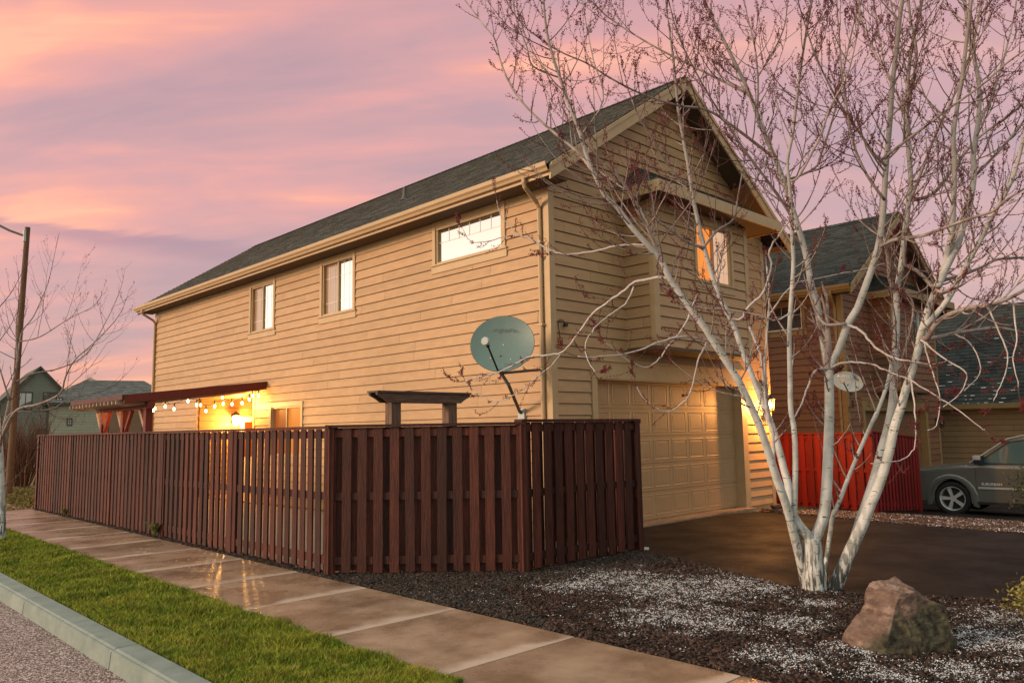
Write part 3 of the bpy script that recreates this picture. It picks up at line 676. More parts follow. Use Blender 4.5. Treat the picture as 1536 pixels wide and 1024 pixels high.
    for nm, x0, sg in (('gutter', e0, -1), ('gutter', 2*RX-e0, 1)):
        g = MB(); prof = [(0,-.13),(.06,-.13),(.075,-.09),(.105,-.06),(.115,0),(.10,0),(.09,-.05),(.055,-.115),(.0,-.115)]
        p = [Vector((x0+sg*a, y0-.02, ez-.005+b)) for a, b in prof]
        g.poly_extrude(p if sg > 0 else p[::-1], (0, y1-y0+.04, 0)); 
        g.box((min(x0,x0-sg*.02), y0, EZ-.03), (max(x0,x0-sg*.02), y1, ez-.02))
        g.build(nm, P['gutter'], root)
    # downspouts
    for yy in (.14, HD-.06):
        z = MB(); z.tube([(e0-.05,yy-.10,ez-.12),(e0-.05,yy-.10,ez-.20),(e0-.02,yy-.09,ez-.26),(-.12,yy-.01,ez-.42),(-.062,yy,ez-.50),(-.06,yy,ez-.62),(-.06,yy,1.5),(-.06,yy,.15),(-.16,yy,.05)], .036, 8)
        for bz in (1.2, 3.2, 4.5): z.box((-.10,yy-.05,bz),(-.001,yy+.05,bz+.03))
        z.build('downspout', P['gutter'], root, smooth=False)
    # garage: trim and door
    t = MB(); t.box((.89,-.045,2.42),(5.71,-.002,2.70)); t.box((.86,-.075,2.70),(5.74,0.0,2.735)); t.build('garage_header', trim, root, bevel=.004)
    t = MB(); t.box((.90,-.04,-.3),(1.03,.16,2.42)); t.box((5.51,-.04,-.3),(5.70,.16,2.42)); t.box((1.03,-.03,2.40),(5.51,.16,2.44)); t.build('garage_jamb', trim, root, bevel=.004)
    gd = MB(); W0, W1, Z1 = 1.02, 5.52, 2.42; gd.box((W0,.165,-.3),(W1,.20,Z1), .5); nc, nr_ = 8, 5
    cw = (W1-W0)/nc; rh = (Z1-.03)/nr_
    for i in range(nr_):
        gd.box((W0,.150,.03+i*rh+.004),(W1,.166,.03+(i+1)*rh-.004), .5)
        for j in range(nc):
            xa, xb, za, zb = W0+j*cw+.055, W0+(j+1)*cw-.055, .03+i*rh+.07, .03+(i+1)*rh-.07
            # recessed groove frame then raised field
            o4 = [(xa,.1495,za),(xb,.1495,za),(xb,.1495,zb),(xa,.1495,zb)]; k = .022
            i4 = [(xa+k,.155,za+k),(xb-k,.155,za+k),(xb-k,.155,zb-k),(xa+k,.155,zb-k)]; k2 = .05
            f4 = [(xa+k2,.148,za+k2),(xb-k2,.148,za+k2),(xb-k2,.148,zb-k2),(xa+k2,.148,zb-k2)]
            o4 = [(x,.1455,z) for x,_,z in o4]; oo = [(xa-.012,.1495,za-.012),(xb+.012,.1495,za-.012),(xb+.012,.1495,zb+.012),(xa-.012,.1495,zb+.012)]
            for A, B in ((oo,o4),(o4,i4),(i4,f4)):
                for e in range(4): gd.face([A[e], A[(e+1)%4], B[(e+1)%4], B[e]], .5)
            gd.face(f4, .5)
    gd.build('garage_door', door, root)
    # bay over the garage
    bx0, bx1, by, bz0, bz1 = 1.88, 4.91, -.62, 2.95, 5.58
    s = MB(); bb = MB()
    wz0, wz1 = 4.17, 5.32; wx0, wx1 = 3.08, 4.38
    siding(s, bb, (bx0,by,0), (1,0,0), (0,-1,0), bx1-bx0, bz0, bz1, [(wx0,wx1,wz0-.13,wz1)] and [(wx0-bx0,wx1-bx0,wz0-.13,wz1)], seed=21)
    siding(s, bb, (bx0,0,0), (0,-1,0), (-1,0,0), -by, bz0, bz1, seed=22); siding(s, bb, (bx1,by,0), (0,1,0), (1,0,0), -by, bz0, bz1, seed=23)
    bay = s.build('bay', wall, root); bb.build('bay_backing', P['gap'], bay)
    for xx, sg in ((bx0,-1),(bx1,1)):
        t = MB(); t.box((min(xx+sg*.028,xx-sg*.09), by-.028, bz0), (max(xx+sg*.028,xx-sg*.09), by, bz1), .5); t.box((min(xx,xx+sg*.026),by,bz0),(max(xx,xx+sg*.026),by+.09,bz1), .5)
        t.build('bay_corner_board', trim, bay, bevel=.003)
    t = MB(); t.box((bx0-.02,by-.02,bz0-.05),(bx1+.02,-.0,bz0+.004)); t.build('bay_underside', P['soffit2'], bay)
    ex0, ex1, ey, ze, zw = 1.55, 5.62, -1.0, 5.60, 6.22; ax = 2.35
    r = MB(); n1 = Vector((0,-(zw-ze),-ey)).normalized(); v1 = Vector((0,-ey,zw-ze)); Hs = v1.length
    shingles(r, (ex0,ey,ze), (1,0,0), v1, n1, ex1-ex0, Hs, lambda t: (ax-ex0)*t/Hs, None, seed=31)
    v2 = Vector((ax-ex0,0,zw-ze)); H2 = v2.length; n2 = Vector((-(zw-ze),0,ax-ex0)).normalized()
    shingles(r, (ex0,0,ze), (0,-1,0), v2, n2, -ey, H2, None, lambda t: -ey*(1-t/H2), seed=32)
    r.face([(ex1,ey,ze),(ex1,0,zw),(ex1,0,ze)], .5); br = r.build('bay_roof', roofm, bay)
    t = MB(); t.box((ex0,ey-.03,ze-.19),(ex1,ey,ze+.005)); t.box((ex0-.03,ey-.03,ze-.192),(ex0,0,ze+.003)); t.box((ex1,ey-.03,ze-.19),(ex1+.03,0,ze+.0)); t.build('bay_fascia', trim, bay, bevel=.004)
    t = MB(); t.box((ex0,ey,ze-.17),(ex1,-.001,ze-.15)); t.build('bay_soffit', P['soffit'], bay)
    # windows
    ms = dict(trim=trim, frame=P['frame'], muntin=P['muntin'], left=M['screen'] if lit else M['dpane'], right=M['pane'] if lit else M['dpane'])
    for kk, a, b, c, d in wins[:3]:
        window(root, kk, (0, b-8.1, c), (0,-1,0), (-1,0,0), b-a, d-c, ms)
    kk, a, b, c, d = wins[3]
    window(root, kk, (0, b-8.1, c), (0,-1,0), (-1,0,0), b-a, d-c, dict(ms, left=M['blind2'] if lit else M['dpane'], right=M['blind'] if lit else M['dpane']))
    window(root, 'slider', (wx0,by,wz0), (1,0,0), (0,-1,0), wx1-wx0, wz1-wz0, dict(ms, left=M['curtain'] if lit else M['dpane'], right=M['curtain2'] if lit else M['dpane']), tw=.07)
    return root
OWN = dict(wall=M['wall'], gap=M['wallback'], trim=M['trim'], roof=M['shingle'], door=M['gdoor'], soffit=M['soffit'], soffit2=M['soffit'], gutter=M['gutter'], frame=M['trim'], muntin=M['white'], back=None)
NEI = dict(wall=M['nwall'], gap=M['nwallback'], trim=M['ntrim'], roof=M['nshingle'], door=M['ndoor'], soffit=M['soffit'], soffit2=M['soffit'], gutter=M['ntrim'], frame=M['white'], muntin=M['white'], back=None)
house1 = gabled_house((8.69,8.1,0), 'long tan house with lit orange gable window above its garage', OWN, True)
house2 = gabled_house((19.9,8.35,-.44), 'red brown house with dark windows behind the white barked tree', NEI, False)
# wall lanterns
def lantern(loc, lit, label):
    r = empty('wall_lantern', loc, label, 'wall lamp', 'lanterns beside the garage doors')
    b = MB(); b.box((-.06,-.03,-.12),(.06,-.002,.12)); b.bar((0,-.03,.10),(0,-.16,.14),.02,.02); b.build('bracket', M['blackmetal'], r)
    c = MB(); c.lathe([(.0,.16),(.03,.15),(.105,.06),(.10,.045),(.0,.045)], 6, Matrix.Translation((0,-.17,0)))
    for k in range(6):
        a = math.pi/3*k; c.bar((.088*math.cos(a),-.17+.088*math.sin(a),.05),(.06*math.cos(a),-.17+.06*math.sin(a),-.18),.012,.012,up=(0,1,0))
    c.lathe([(.0,-.21),(.03,-.2),(.065,-.18),(.0,-.175)], 6, Matrix.Translation((0,-.17,0))); c.build('cage', M['blackmetal'], r)
    g = MB(); g.lathe([(0,-.12),(.03,-.10),(.042,-.05),(.03,0),(0,.03)], 12, Matrix.Translation((0,-.17,-.01)))
    g.build('light_bulb' if lit else 'glass', M['lampglow'] if lit else M['dpane'], r, smooth=True)
    return r
LAMP = Vector((15.12,8.1,2.10))
lantern(LAMP, True, 'glowing lantern on the tan wall to the right of the garage')
lantern((26.35,8.35,1.66), False, 'unlit lantern on the red brown wall beside the far garage')
lamp('garage_lamp_light', LAMP + Vector((0,-.30,-.06)), 260, (1,.39,.08), .04)
lantern_p = empty('porch_lantern', (9.66,21.29,2.03), 'bright glowing lantern inside the porch of the tan house', 'wall lamp')
b = MB(); b.box((-.06,-.035,-.10),(.06,-.004,.18)); b.bar((0,-.03,.15),(0,-.19,.19),.025,.025); b.lathe([(0,.25),(.12,.15),(.12,.12),(0,.12)],8,Matrix.Translation((0,-.19,0))); b.build('bracket', M['blackmetal'], lantern_p)
b = MB(); b.lathe([(0,-.17),(.06,-.15),(.10,.02),(.095,.1),(0,.115)],12,Matrix.Translation((0,-.19,0))); b.build('lamp_shade', M['lampglow'], lantern_p, smooth=True)
lamp('porch_lamp_light', (9.66,20.92,2.0), 170, (1,.47,.10), .1)
# ------------------------------------------------------------------ fences
def fence_run(root, p0, p1, h, mt, nout, zb=0., bw=.108, pitch=.184, posts=True, cap=True, zfun=None):
    p0 = Vector((*p0,0)); p1 = Vector((*p1,0)); d = p1-p0; L = d.length; d.normalize(); n = Vector((*nout,0)).normalized()
    zf = zfun or (lambda x: zb); rv = Vector((0,0,1))
    bd = MB(); k = int(L/pitch); off = (L-k*pitch)/2
    for side in (1, -1):
        for i in range(k + (1 if side > 0 else 0)):
            s = off + i*pitch + (0 if side > 0 else pitch/2) + random.uniform(-.006,.006)
            if s < .03 or s > L-.03: continue
            c = p0 + d*s + n*(side*.027); z0 = zf(c.x) + .03 + random.uniform(-.012,.012); tl = random.gauss(0,.0035); w = bw/2*random.uniform(.96,1.03)
            top = zf(c.x) + h - .035
            a = [c-d*w+rv*z0, c+d*w+rv*z0, c+d*(w+tl*top)+rv*top, c-d*(w-tl*top)+rv*top]
            bd.poly_extrude([q-n*.006 for q in a], n*.014)
    bd.build('board_panel', mt, root)
    for zz in (.16, .88, h-.10):
        r = MB(); a = p0 + rv*(zf(p0.x)+zz); b = p1 + rv*(zf(p1.x)+zz); r.bar(a+d*.045, b-d*.045, .038, .088); r.build('rail', mt, root)
    if cap:
        r = MB(); a = p0 + rv*(zf(p0.x)+h-.016); b = p1 + rv*(zf(p1.x)+h-.016); r.bar(a-d*.05, b+d*.05, .13, .032); r.build('cap_rail', mt, root, bevel=.004)
    if posts:
        npst = max(1, round(L/2.4))
        for i in range(npst+1):
            c = p0 + d*(L*i/npst); q = MB()
            ang = Matrix.Rotation(math.atan2(d.y,d.x), 4, 'Z'); T = Matrix.Translation((c.x,c.y,zf(c.x)))
            q.box((-.048,-.048,-.1),(.048,.048,h-.034), None, T@ang); q.build('post', mt, root, bevel=.004)
            if i == npst: break
own_fence = empty('wooden_fence', (0,0,0), 'dark brown board fence with cap rail around the tan house patio', 'fence')
FA, FB, FC, FD = (4.76,20.6), (4.83,8.04), (6.40,6.47), (8.52,6.44)
fence_run(own_fence, FA, FB, 1.69, M['fence'], (-1,0))
fence_run(own_fence, FB, FC, 1.70, M['fence'], (-1,-1))
fence_run(own_fence, FC, FD, 1.73, M['fence'], (0,-1), pitch=.19, bw=.125)
fence_run(own_fence, FD, (8.60,8.02), 1.70, M['fence'], (1,0))
fence_run(own_fence, FA, (8.62,20.62), 1.68, M['patiowood'], (0,1))  # red wood here puts patio lamplight into the fence colour
nb_fence = empty('wooden_fence', (0,0,0), 'bright red stained board fence beside the parked car', 'fence')
zf = lambda x: gz(x) + .02
fence_run(nb_fence, (17.35,11.0), (17.42,6.85), 1.70, M['redfence'], (-1,0), zfun=zf)
fence_run(nb_fence, (17.42,6.85), (19.93,6.80), 1.74, M['redfence'], (0,-1), zfun=zf)
far_gate = empty('wooden_gate', (0,0,0), 'small dark red board gate past the far garage', 'gate')
g0 = on_y(1428,680,10.5); g1 = on_y(1452,680,10.5)
fence_run(far_gate, (g0.x,10.5), (g1.x,10.5), 1.55, M['redfence'], (0,-1), zfun=zf, posts=False)
# ------------------------------------------------------------------ arbour in the corner yard
arb = empty('garden_arbor', (6.35,8.32,0), 'weathered dark timber arbor rising behind the brown fence corner', 'arbor')
for x in (-.44,.50):
    q = MB(); q.box((x-.073,-.07,-.02),(x+.073,.07,2.0)); q.build('post', M['postwood'], arb, bevel=.006)
for yy in (-.06-.02, .06+.02):
    q = MB(); s0, s1 = -.75, .79; z0, z1 = 1.985, 2.12
    p = [(s0,yy-.02,z1-.04),(s0+.10,yy-.02,z1-.09),(s0+.17,yy-.02,z0),(s1-.17,yy-.02,z0),(s1-.10,yy-.02,z1-.09),(s1,yy-.02,z1-.04),(s1,yy-.02,z1-.012),(s0,yy-.02,z1-.012)]
    q.poly_extrude(p, (0,.04,0)); q.build('beam', M['oldwood'], arb, bevel=.004)
q = MB(); q.box((-.76,-.12,2.108),(.80,.12,2.132)); q.build('top_board', M['oldwood'], arb, bevel=.005)
# ------------------------------------------------------------------ patio cover at the porch
pc = empty('patio_cover', (6.05,17.5,0), 'dark red patio roof on braced posts by the porch', 'patio cover')
base = Vector((6.05,17.5,0))
def rel(x, y, z): return Vector((x,y,z)) - base
RXo, RXi, ZO, ZI = 5.5, 8.66, 2.46, 2.84; Y0, Y1 = 17.35, 20.95
q = MB(); q.poly_extrude([rel(RXo,Y0,ZO),rel(RXi,Y0,ZI),rel(RXi,Y0,ZI-.03),rel(RXo,Y0,ZO-.03)], (0,Y1-Y0,0)); q.build('roof_panel', M['patiowood'], pc)
for yy in (Y0-.045, Y1+.005):
    q = MB(); q.poly_extrude([rel(RXo,yy,ZO+.02),rel(RXi,yy,ZI+.02),rel(RXi,yy,ZI-.17),rel(RXo,yy,ZO-.15)], (0,.04,0)); q.build('fascia_beam', M['patiowood'], pc, bevel=.004)
q = MB(); q.box(rel(RXo-.045,Y0-.045,ZO-.085), rel(RXo-.004,Y1+.045,ZO+.02)); q.build('fascia_beam', M['patiodark'], pc, bevel=.004)
for k in range(14):
    yy = 17.5 + k*.255; q = MB(); q.poly_extrude([rel(5.40,yy,ZO-.10),rel(8.6,yy,ZI-.06),rel(8.6,yy,ZI-.19),rel(5.62,yy,ZO-.22),rel(5.40,yy,ZO-.17)], (0,.045,0)); q.build('rafter', M['greywood'], pc)
q = MB(); q.box(rel(5.98,17.3,2.20), rel(6.12,20.9,2.345)); q.build('header_beam', M['patiowood'], pc, bevel=.005)
for yy in (17.5, 18.95, 20.45):
    q = MB(); q.box(rel(5.98,yy-.075,0), rel(6.12,yy+.075,2.20)); q.build('post', M['patiowood'], pc, bevel=.005)
    for sg in (-1, 1):
        if (yy == 17.5 and sg < 0): continue
        q = MB(); q.bar(rel(6.05,yy+sg*.09,1.75), rel(6.05,yy+sg*.46,2.2), .07, .09); q.build('brace', M['greywood'] if sg > 0 else M['patiowood'], pc)  # pale copy for the lit-looking brace, red for the other
# string lights
sl_ = empty('string_lights', (7.4,18.6,2.4), 'string of glowing bulbs sagging below the patio roof', 'string lights')
sb = Vector((7.4,18.6,2.4))
strands = [[(232,612,6.6),(248,609,6.75),(261,613,6.9),(282,601,7.2),(295,607,7.35),(309,616,7.5),(322,609,7.7),(335,605,7.85),(348,606,8.0),(363,604,8.15),(374,599,8.3),(379,593,8.42),(388,593,8.5)],
           [(301,607,7.9),(334,596,8.2)], [(164,627,6.7),(195,619,6.9),(230,615,7.1)]]
for st in strands:
    P3 = [on_x(a,b,c) for a,b,c in st]; w = MB(); wp = []
    for i, p in enumerate(P3):
        wp.append(p+Vector((0,0,.13)))
        if i < len(P3)-1: wp.append((p+P3[i+1])/2 + Vector((0,0,.085)))
    w.tube([p-sb for p in wp], .007, 5); w.build('wire', M['blackmetal'], sl_)
    for p in P3:
        q = MB(); q.tube([p-sb+Vector((0,0,.135)), p-sb+Vector((0,0,.035))], .016, 6); bo = q.build('socket', M['blackmetal'], sl_)
        q = MB(); q.lathe([(0,-.040),(.015,-.033),(.023,-.009),(.018,.018),(.010,.031),(0,.033)], 10, Matrix.Translation(p-sb)); q.build('light_bulb', M['bulb'], sl_, smooth=True)
for p, e in (((7.2,18.9,2.2),75),((8.35,18.0,2.35),110),((6.75,19.4,2.05),60)): lamp('string_light_glow', p, e, (1,.48,.13), .08)
# ------------------------------------------------------------------ satellite dishes
def text_mesh(name, body, size, m4, mt, parent, ext=.001):
    cu = bpy.data.curves.new(name, 'FONT'); cu.body = body; cu.size = size; cu.align_x = 'CENTER'; cu.align_y = 'CENTER'; cu.extrude = ext
    tmp = bpy.data.objects.new(name+'_tmp', cu); COL.objects.link(tmp)
    bpy.context.view_layer.update(); me = bpy.data.meshes.new_from_object(tmp.evaluated_get(bpy.context.evaluated_depsgraph_get()))
    bpy.data.objects.remove(tmp); me.materials.clear(); me.materials.append(mt)
    o = bpy.data.objects.new(name, me); COL.objects.link(o); o.parent = parent; o.matrix_local = m4; return o
def frame(n, roll=0):
    n = Vector(n).normalized(); r = Vector((0,0,1)).cross(n).normalized(); u = n.cross(r)
    c, s = math.cos(roll), math.sin(roll); r, u = r*c+u*s, u*c-r*s
    return Matrix((r, u, n)).transposed()
def dish(loc, c, n, w, h, label, mt, textb, tsize, toff, tmat, lnb, roll=0, depth=.07, group='satellite dishes'):
    root = empty('satellite_dish', loc, label, 'satellite dish', group); loc = Vector(loc); c = Vector(c)-loc
    Rm = frame(n, roll); Tm = Matrix.Translation(c) @ Rm.to_4x4()
    q = MB(); K, NA = 10, 40
    def pt(i, k, dz): t = i/K; a = 2*math.pi*k/NA; return Tm @ Vector((w/2*t*math.cos(a), h/2*t*math.sin(a), depth*(t*t-1)+dz))
    for i in range(K):
        for k in range(NA):
            q.face([pt(i,k,0),pt(i+1,k,0),pt(i+1,k+1,0),pt(i,k+1,0)] if i else [pt(0,0,0),pt(1,k,0),pt(1,k+1,0)], .5)
            q.face(([pt(i,k,-.012),pt(i+1,k,-.012),pt(i+1,k+1,-.012),pt(i,k+1,-.012)] if i else [pt(0,0,-.012),pt(1,k,-.012),pt(1,k+1,-.012)])[::-1], .5)
    for k in range(NA): q.face([pt(K,k,0),pt(K,k,-.012),pt(K,k+1,-.012),pt(K,k+1,0)], .5)
    ob = q.build('reflector', mt, root); bm_ = ob.data
    rim = MB(); rim.tube([pt(K,k,-.006) for k in range(NA+1)], .006, 6, cap=False); rim.build('rim', M['darkmetal'] if depth > .06 else mt, root)
    dz = depth*((abs(toff)/(h/2))**2-1)+.012
    if textb: text_mesh('lettering', textb, tsize, Tm @ Matrix.Translation((0,toff,dz)), tmat, root, .0008)
    lp = Vector(lnb)-loc; b0 = Tm @ Vector((0,-h/2*.98,-.02))
    q = MB(); q.tube([b0, lp - (lp-b0).normalized()*.03], .014, 8); q.tube([lp-(lp-b0).normalized()*.10, lp], .026, 8); q.build('feed_arm', M['blackmetal'], root)
    back = (Tm @ Vector((0,0,-.2)) - lp).normalized(); hf = frame(-back).to_4x4(); hf.translation = lp
    q = MB(); q.lathe([(.0,-.06),(.03,-.055),(.035,-.01),(.062,.0),(.062,.03),(.05,.045),(0,.045)], 14, hf); q.build('feed_horn', M['dish2'], root)
    for k, (a, b) in enumerate(((.0,.0),(.16,-.26),(-.16,-.26))):
        s = MB(); zb = depth*((2*a)**2+(2*b)**2-1)+.004; s.lathe([(0,.006),(.008,.004),(.009,0)], 8, Tm @ Matrix.Translation((a*w,b*h,zb))); s.build('bolt', M['white'], root)
    return root, Tm
LNB1 = dep(729,512,10.95)
d1, T1 = dish((8.66,8.73,1.87), dep(753,515,11.45), (-.86,-.50,.22), .98, .86, 'big grey green satellite dish on a bent pole by the tan house corner', M['dish'], 'HughesNet', .10, .225, M['dishtext'], LNB1, roll=R_(-6))
l1 = Vector((8.66,8.73,1.87)); piv = dep(752,560,11.6)-l1
q = MB(); q.tube([Vector((.0,.0,0)), Vector((-.05,.0,.02)), piv+Vector((.10,-.05,-.17)), piv, piv+Vector((-.02,0,.16))], .027, 10); q.build('mast', M['darkmetal'], d1)
q = MB(); q.tube([piv, on_x(818,554,8.69)-l1], .016, 8); q.build('strut', M['darkmetal'], d1)
q = MB(); q.box((-.025,-.07,-.09),(.028,.07,.07)); q.build('wall_bracket', M['dish2'], d1)
q = MB(); q.bar(piv+Vector((0,0,.0)), T1 @ Vector((0,-.15,-.08)), .07, .07); q.build('mount_bracket', M['darkmetal'], d1)
# coiled cable on the corner
cabl = MB(); cpts = []
for k in range(40):
    a = k*.42; cpts.append(Vector((.0+.055*math.cos(a)+.0, -.012*(k%3)-.01, .09*math.sin(a))))
cabl.tube(cpts, .006, 5); cabl.tube([(0,-.02,.09),(-.04,-.02,.3),(0,-.02,.36),(.07,-.02,.36),(.12,-.03,.30)], .008, 5); cabl.box((.09,-.06,.26),(.15,-.01,.31))
tag(cabl.build('cable_coil', M['blackmetal'], loc=(8.84,8.07,2.93)), 'coiled black cable hung on the tan house front corner', 'cable')
c2 = dep(1272,572,19.0)
d2, T2 = dish((19.98,8.28,2.05), c2, (-.62,-.74,.22), .76, .50, 'small pale oval satellite dish on the red brown house corner', M['dish2'], 'DIRECTV', .10, .13, M['whitetext'], dep(1264,571,18.6), roll=R_(-8), depth=.05)
l2 = Vector((19.98,8.28,2.05)); p2 = dep(1278,592,19.1)-l2
q = MB(); q.tube([Vector((0,.03,0)), Vector((0,-.05,.0)), p2+Vector((0,0,-.12)), p2+Vector((0,0,.12))], .024, 8); q.build('mast', M['darkmetal'], d2)
q = MB(); q.bar(p2, T2 @ Vector((0,-.06,-.06)), .06, .06); q.build('mount_bracket', M['darkmetal'], d2)
q = MB(); q.lathe([(0,.004),(.034,.004),(.036,0)], 16, T2 @ Matrix.Translation((-.24,.13,-.02))); q.build('emblem', M['whitetext'], d2)
# ------------------------------------------------------------------ parked car
def build_car():
    W = .98; gx = 20.62; wy = 6.30; z0 = gz(gx+1) + 0.0
    root = empty('parked_car', (gx+1.0, wy-.0, z0), 'grey green SUV parked nose in beside the red fence', 'car')
    # local: forward +Y, front wheel centre y=0, left side x=-1
    fa, ra, wr = 0., -3.3, .40
    def arch(c, r=.475, n=9, zc=.40): return [(c + r*math.cos(math.pi*k/n)*(-1), max(.30, zc + r*math.sin(math.pi*k/n))) for k in range(n+1)]
    prof = [(.93,.36),(1.0,.46),(1.02,.62),(.99,.78),(.95,.98),(.86,1.06),(.3,1.14),(-.34,1.185),(-.9,1.20),(-4.3,1.22),(-4.45,1.1),(-4.5,.6),(-4.4,.34)]
    low = [(ra-.475+0, .30)] + arch(ra)[1:-1] + [(ra+.475,.30),(fa-.475,.30)] + arch(fa)[1:-1] + [(fa+.475,.32)]
    outline = prof + low
    b = MB(); st = [(-1.0,.0),(-.985,.0),(-.93,.012)]
    def ring(x, ins, zs=1.): 
        out = []
        for (y, z) in outline:
            yy = y - ins*(1 if y > 0 else -.6); zz = z - (ins*.9 if z > .9 else 0); out.append(Vector((x, yy, zz)))
        return out
    secs = [(-1.0,.085),(-.995,.05),(-.965,.018),(-.90,.0),(-.5,-.035),(0,-.05),(.5,-.035),(.90,.0),(.965,.018),(.995,.05),(1.0,.085)]
    rs = [ring(x, i) for x, i in secs]
    for A, B in zip(rs[:-1], rs[1:]):
        for k in range(len(A)): k2 = (k+1) % len(A); b.face([A[k], A[k2], B[k2], B[k]], .5)
    b.face(rs[0][::-1], .5); b.face(rs[-1], .5)
    b.build('body', M['carpaint'], root)
    # greenhouse
    g = MB(); bt = [(-.62,1.17),(-4.35,1.2)]; tp = [(-1.52,1.80),(-1.75,1.86),(-3.8,1.90),(-4.15,1.86)]
    def sect(x0, x1, sgn): pass
    low_ = [(-.66,1.17),(-4.38,1.19)]
    L0 = [Vector((-.95,-.66,1.17)), Vector((-.95,-4.38,1.19))]; 
    sideP = lambda s: [Vector((s*.95,-.34,1.16)), Vector((s*.80,-1.16,1.79)), Vector((s*.783,-1.46,1.86)), Vector((s*.776,-3.8,1.89)), Vector((s*.788,-4.15,1.84)), Vector((s*.945,-4.40,1.18))]
    Ls, Rs = sideP(-1), sideP(1); g.face(Ls, .5); g.face(Rs[::-1], .5)
    for k in range(5): g.face([Ls[k+1], Ls[k], Rs[k], Rs[k+1]], .5)
    g.build('cabin', M['carpaint'], root)
    nl = Vector((-1,0,.22)).normalized()
    def onside(y, z, s=-1, off=.009): 
        return Vector((s*(.95-.15*(z-1.16)/.63)+s*off, y, z))
    for s in (-1, 1):
        fr = MB(); p = [onside(y,z,s,.003) for y,z in ((-.50,1.215),(-1.20,1.735),(-1.62,1.80),(-3.9,1.81),(-4.26,1.215))]; p = p if s < 0 else p[::-1]; fr.poly_extrude(p, (s*.004,0,0)); fr.build('window_surround', M['blackmetal'], root)
        rr_ = MB(); rr_.tube([onside(y,z,s,.02) for y,z in ((-.42,1.245),(-1.20,1.80),(-1.50,1.872),(-3.8,1.90),(-4.1,1.86))], .016, 6); rr_.build('roof_rail', M['dish2'], root)
        for pts in ([(-.62,1.25),(-1.24,1.70),(-1.62,1.755),(-1.96,1.76),(-1.96,1.24)], [(-2.10,1.24),(-2.10,1.76),(-3.0,1.755),(-3.0,1.24)], [(-3.17,1.24),(-3.17,1.75),(-4.02,1.73),(-4.16,1.25)]):
            w = MB(); p = [onside(y,z,s) for y,z in pts]; p = p if s < 0 else p[::-1]; w.poly_extrude(p, (s*.004,0,0)); w.build('window', M['carglass'], root)
    ws = MB(); a = [Vector((-.86,-.40,1.215)), Vector((.86,-.40,1.215)), Vector((.745,-1.12,1.77)), Vector((-.745,-1.12,1.77))]; nn = Vector((0,.63,.84)).normalized()*.008
    ws.poly_extrude([p+nn for p in a], nn*.4); ws.build('windshield', M['carglass'], root)
    # wheels
    for yy in (fa, ra):
        for s in (-1, 1):
            Mx = Matrix.Translation((s*.87, yy, wr)) @ Matrix.Rotation(s*math.pi/2, 4, 'Y')
            t = MB(); t.lathe([(.27,-.10),(.36,-.12),(.395,-.09),(.40,-.05),(.40,.05),(.395,.09),(.36,.115),(.285,.11),(.275,.06)], 32, Mx); wo = t.build('wheel', M['tyre'], root, smooth=True)
            r = MB(); r.lathe([(.285,.10),(.275,.112),(.262,.10),(.255,.02),(.25,-.05)], 32, Mx)
            r.lathe([(0,.075),(.05,.075),(.065,.06),(.07,.02)], 16, Mx)
            for k in range(5):
                an = 2*math.pi*k/5 + .3; d = Vector((math.cos(an), math.sin(an), 0)); sd = Vector((-d.y, d.x, 0))
                q = [d*.04+sd*.030, d*.265+sd*.045, d*.265-sd*.045, d*.04-sd*.030]
                r.poly_extrude([Mx @ (v+Vector((0,0,.05))) for v in q], (Mx.to_3x3() @ Vector((0,0,.03))))
            r.build('rim', M['alloy'], wo)
            h = MB(); h.lathe([(0,.0),(.25,.0)], 24, Mx); h.build('brake_disc', M['blackmetal'], wo)
            fl = MB(); n = 14
            for k in range(n):
                for (r0, x0, r1, x1) in ((.46,s*.985,.475,s*1.022),(.475,s*1.022,.545,s*1.018),(.545,s*1.018,.60,s*.985)):
                    def pp(r_, x_, kk): an = math.pi*(-.10+1.20*kk/n); return Vector((x_, yy + r_*math.cos(an), wr + r_*math.sin(an)))
                    q = [pp(r0,x0,k),pp(r0,x0,k+1),pp(r1,x1,k+1),pp(r1,x1,k)]; fl.face(q if s > 0 else q[::-1], .5)
            fl.build('fender_flare', M['carpaint'], root, smooth=True)
            wl = MB(); wl.box((min(s*.6,s*.76),yy-.47,.31),(max(s*.6,s*.76),yy+.47,.85)); wl.build('wheel_well', M['tyre'], root)
    for s in (-1, 1):
        hl = MB(); x0 = s*1.003; p = [Vector((x0,.66,.86)),Vector((x0,.90,.80)),Vector((s*.93,.985,.80)),Vector((s*.93,.97,1.02)),Vector((x0,.80,1.04)),Vector((x0,.69,.99))]
        hl.poly_extrude(p if s < 0 else p[::-1], (s*.008,.012,0)); hl.build('headlight', M['redlens'] if s < 0 else M['chrome'], root)
        mi = MB(); mi.box((min(s*.99,s*1.22),-.74,1.22),(max(s*.99,s*1.22),-.58,1.42)); mo = mi.build('mirror', M['tyre'], root, bevel=.05)
        mi = MB(); mi.box((min(s*1.0,s*1.225),-.73,1.33),(max(s*1.0,s*1.225),-.57,1.425)); mi.build('mirror_cap', M['dish2'], mo, bevel=.04)
        for ya, yb in ((-.58,-1.94),(-2.02,-2.98)):
            tr = MB(); tr.box((min(s*1.0,s*1.02),yb,.655),(max(s*1.0,s*1.02),ya,.70)); tr.build('side_trim', M['dish2'], root, bevel=.006)
        for yy in (-1.78,-2.80):
            hd = MB(); hd.box((min(s*.99,s*1.035),yy-.11,1.03),(max(s*.99,s*1.035),yy+.11,1.065)); hd.build('door_handle', M['chrome'], root, bevel=.008)
        for yy in (-.54,-1.98,-3.02):
            sm = MB(); sm.box((min(s*.985,s*1.0025),yy-.004,.42),(max(s*.985,s*1.0025),yy+.004,1.14)); sm.build('door_seam', M['blackmetal'], root)
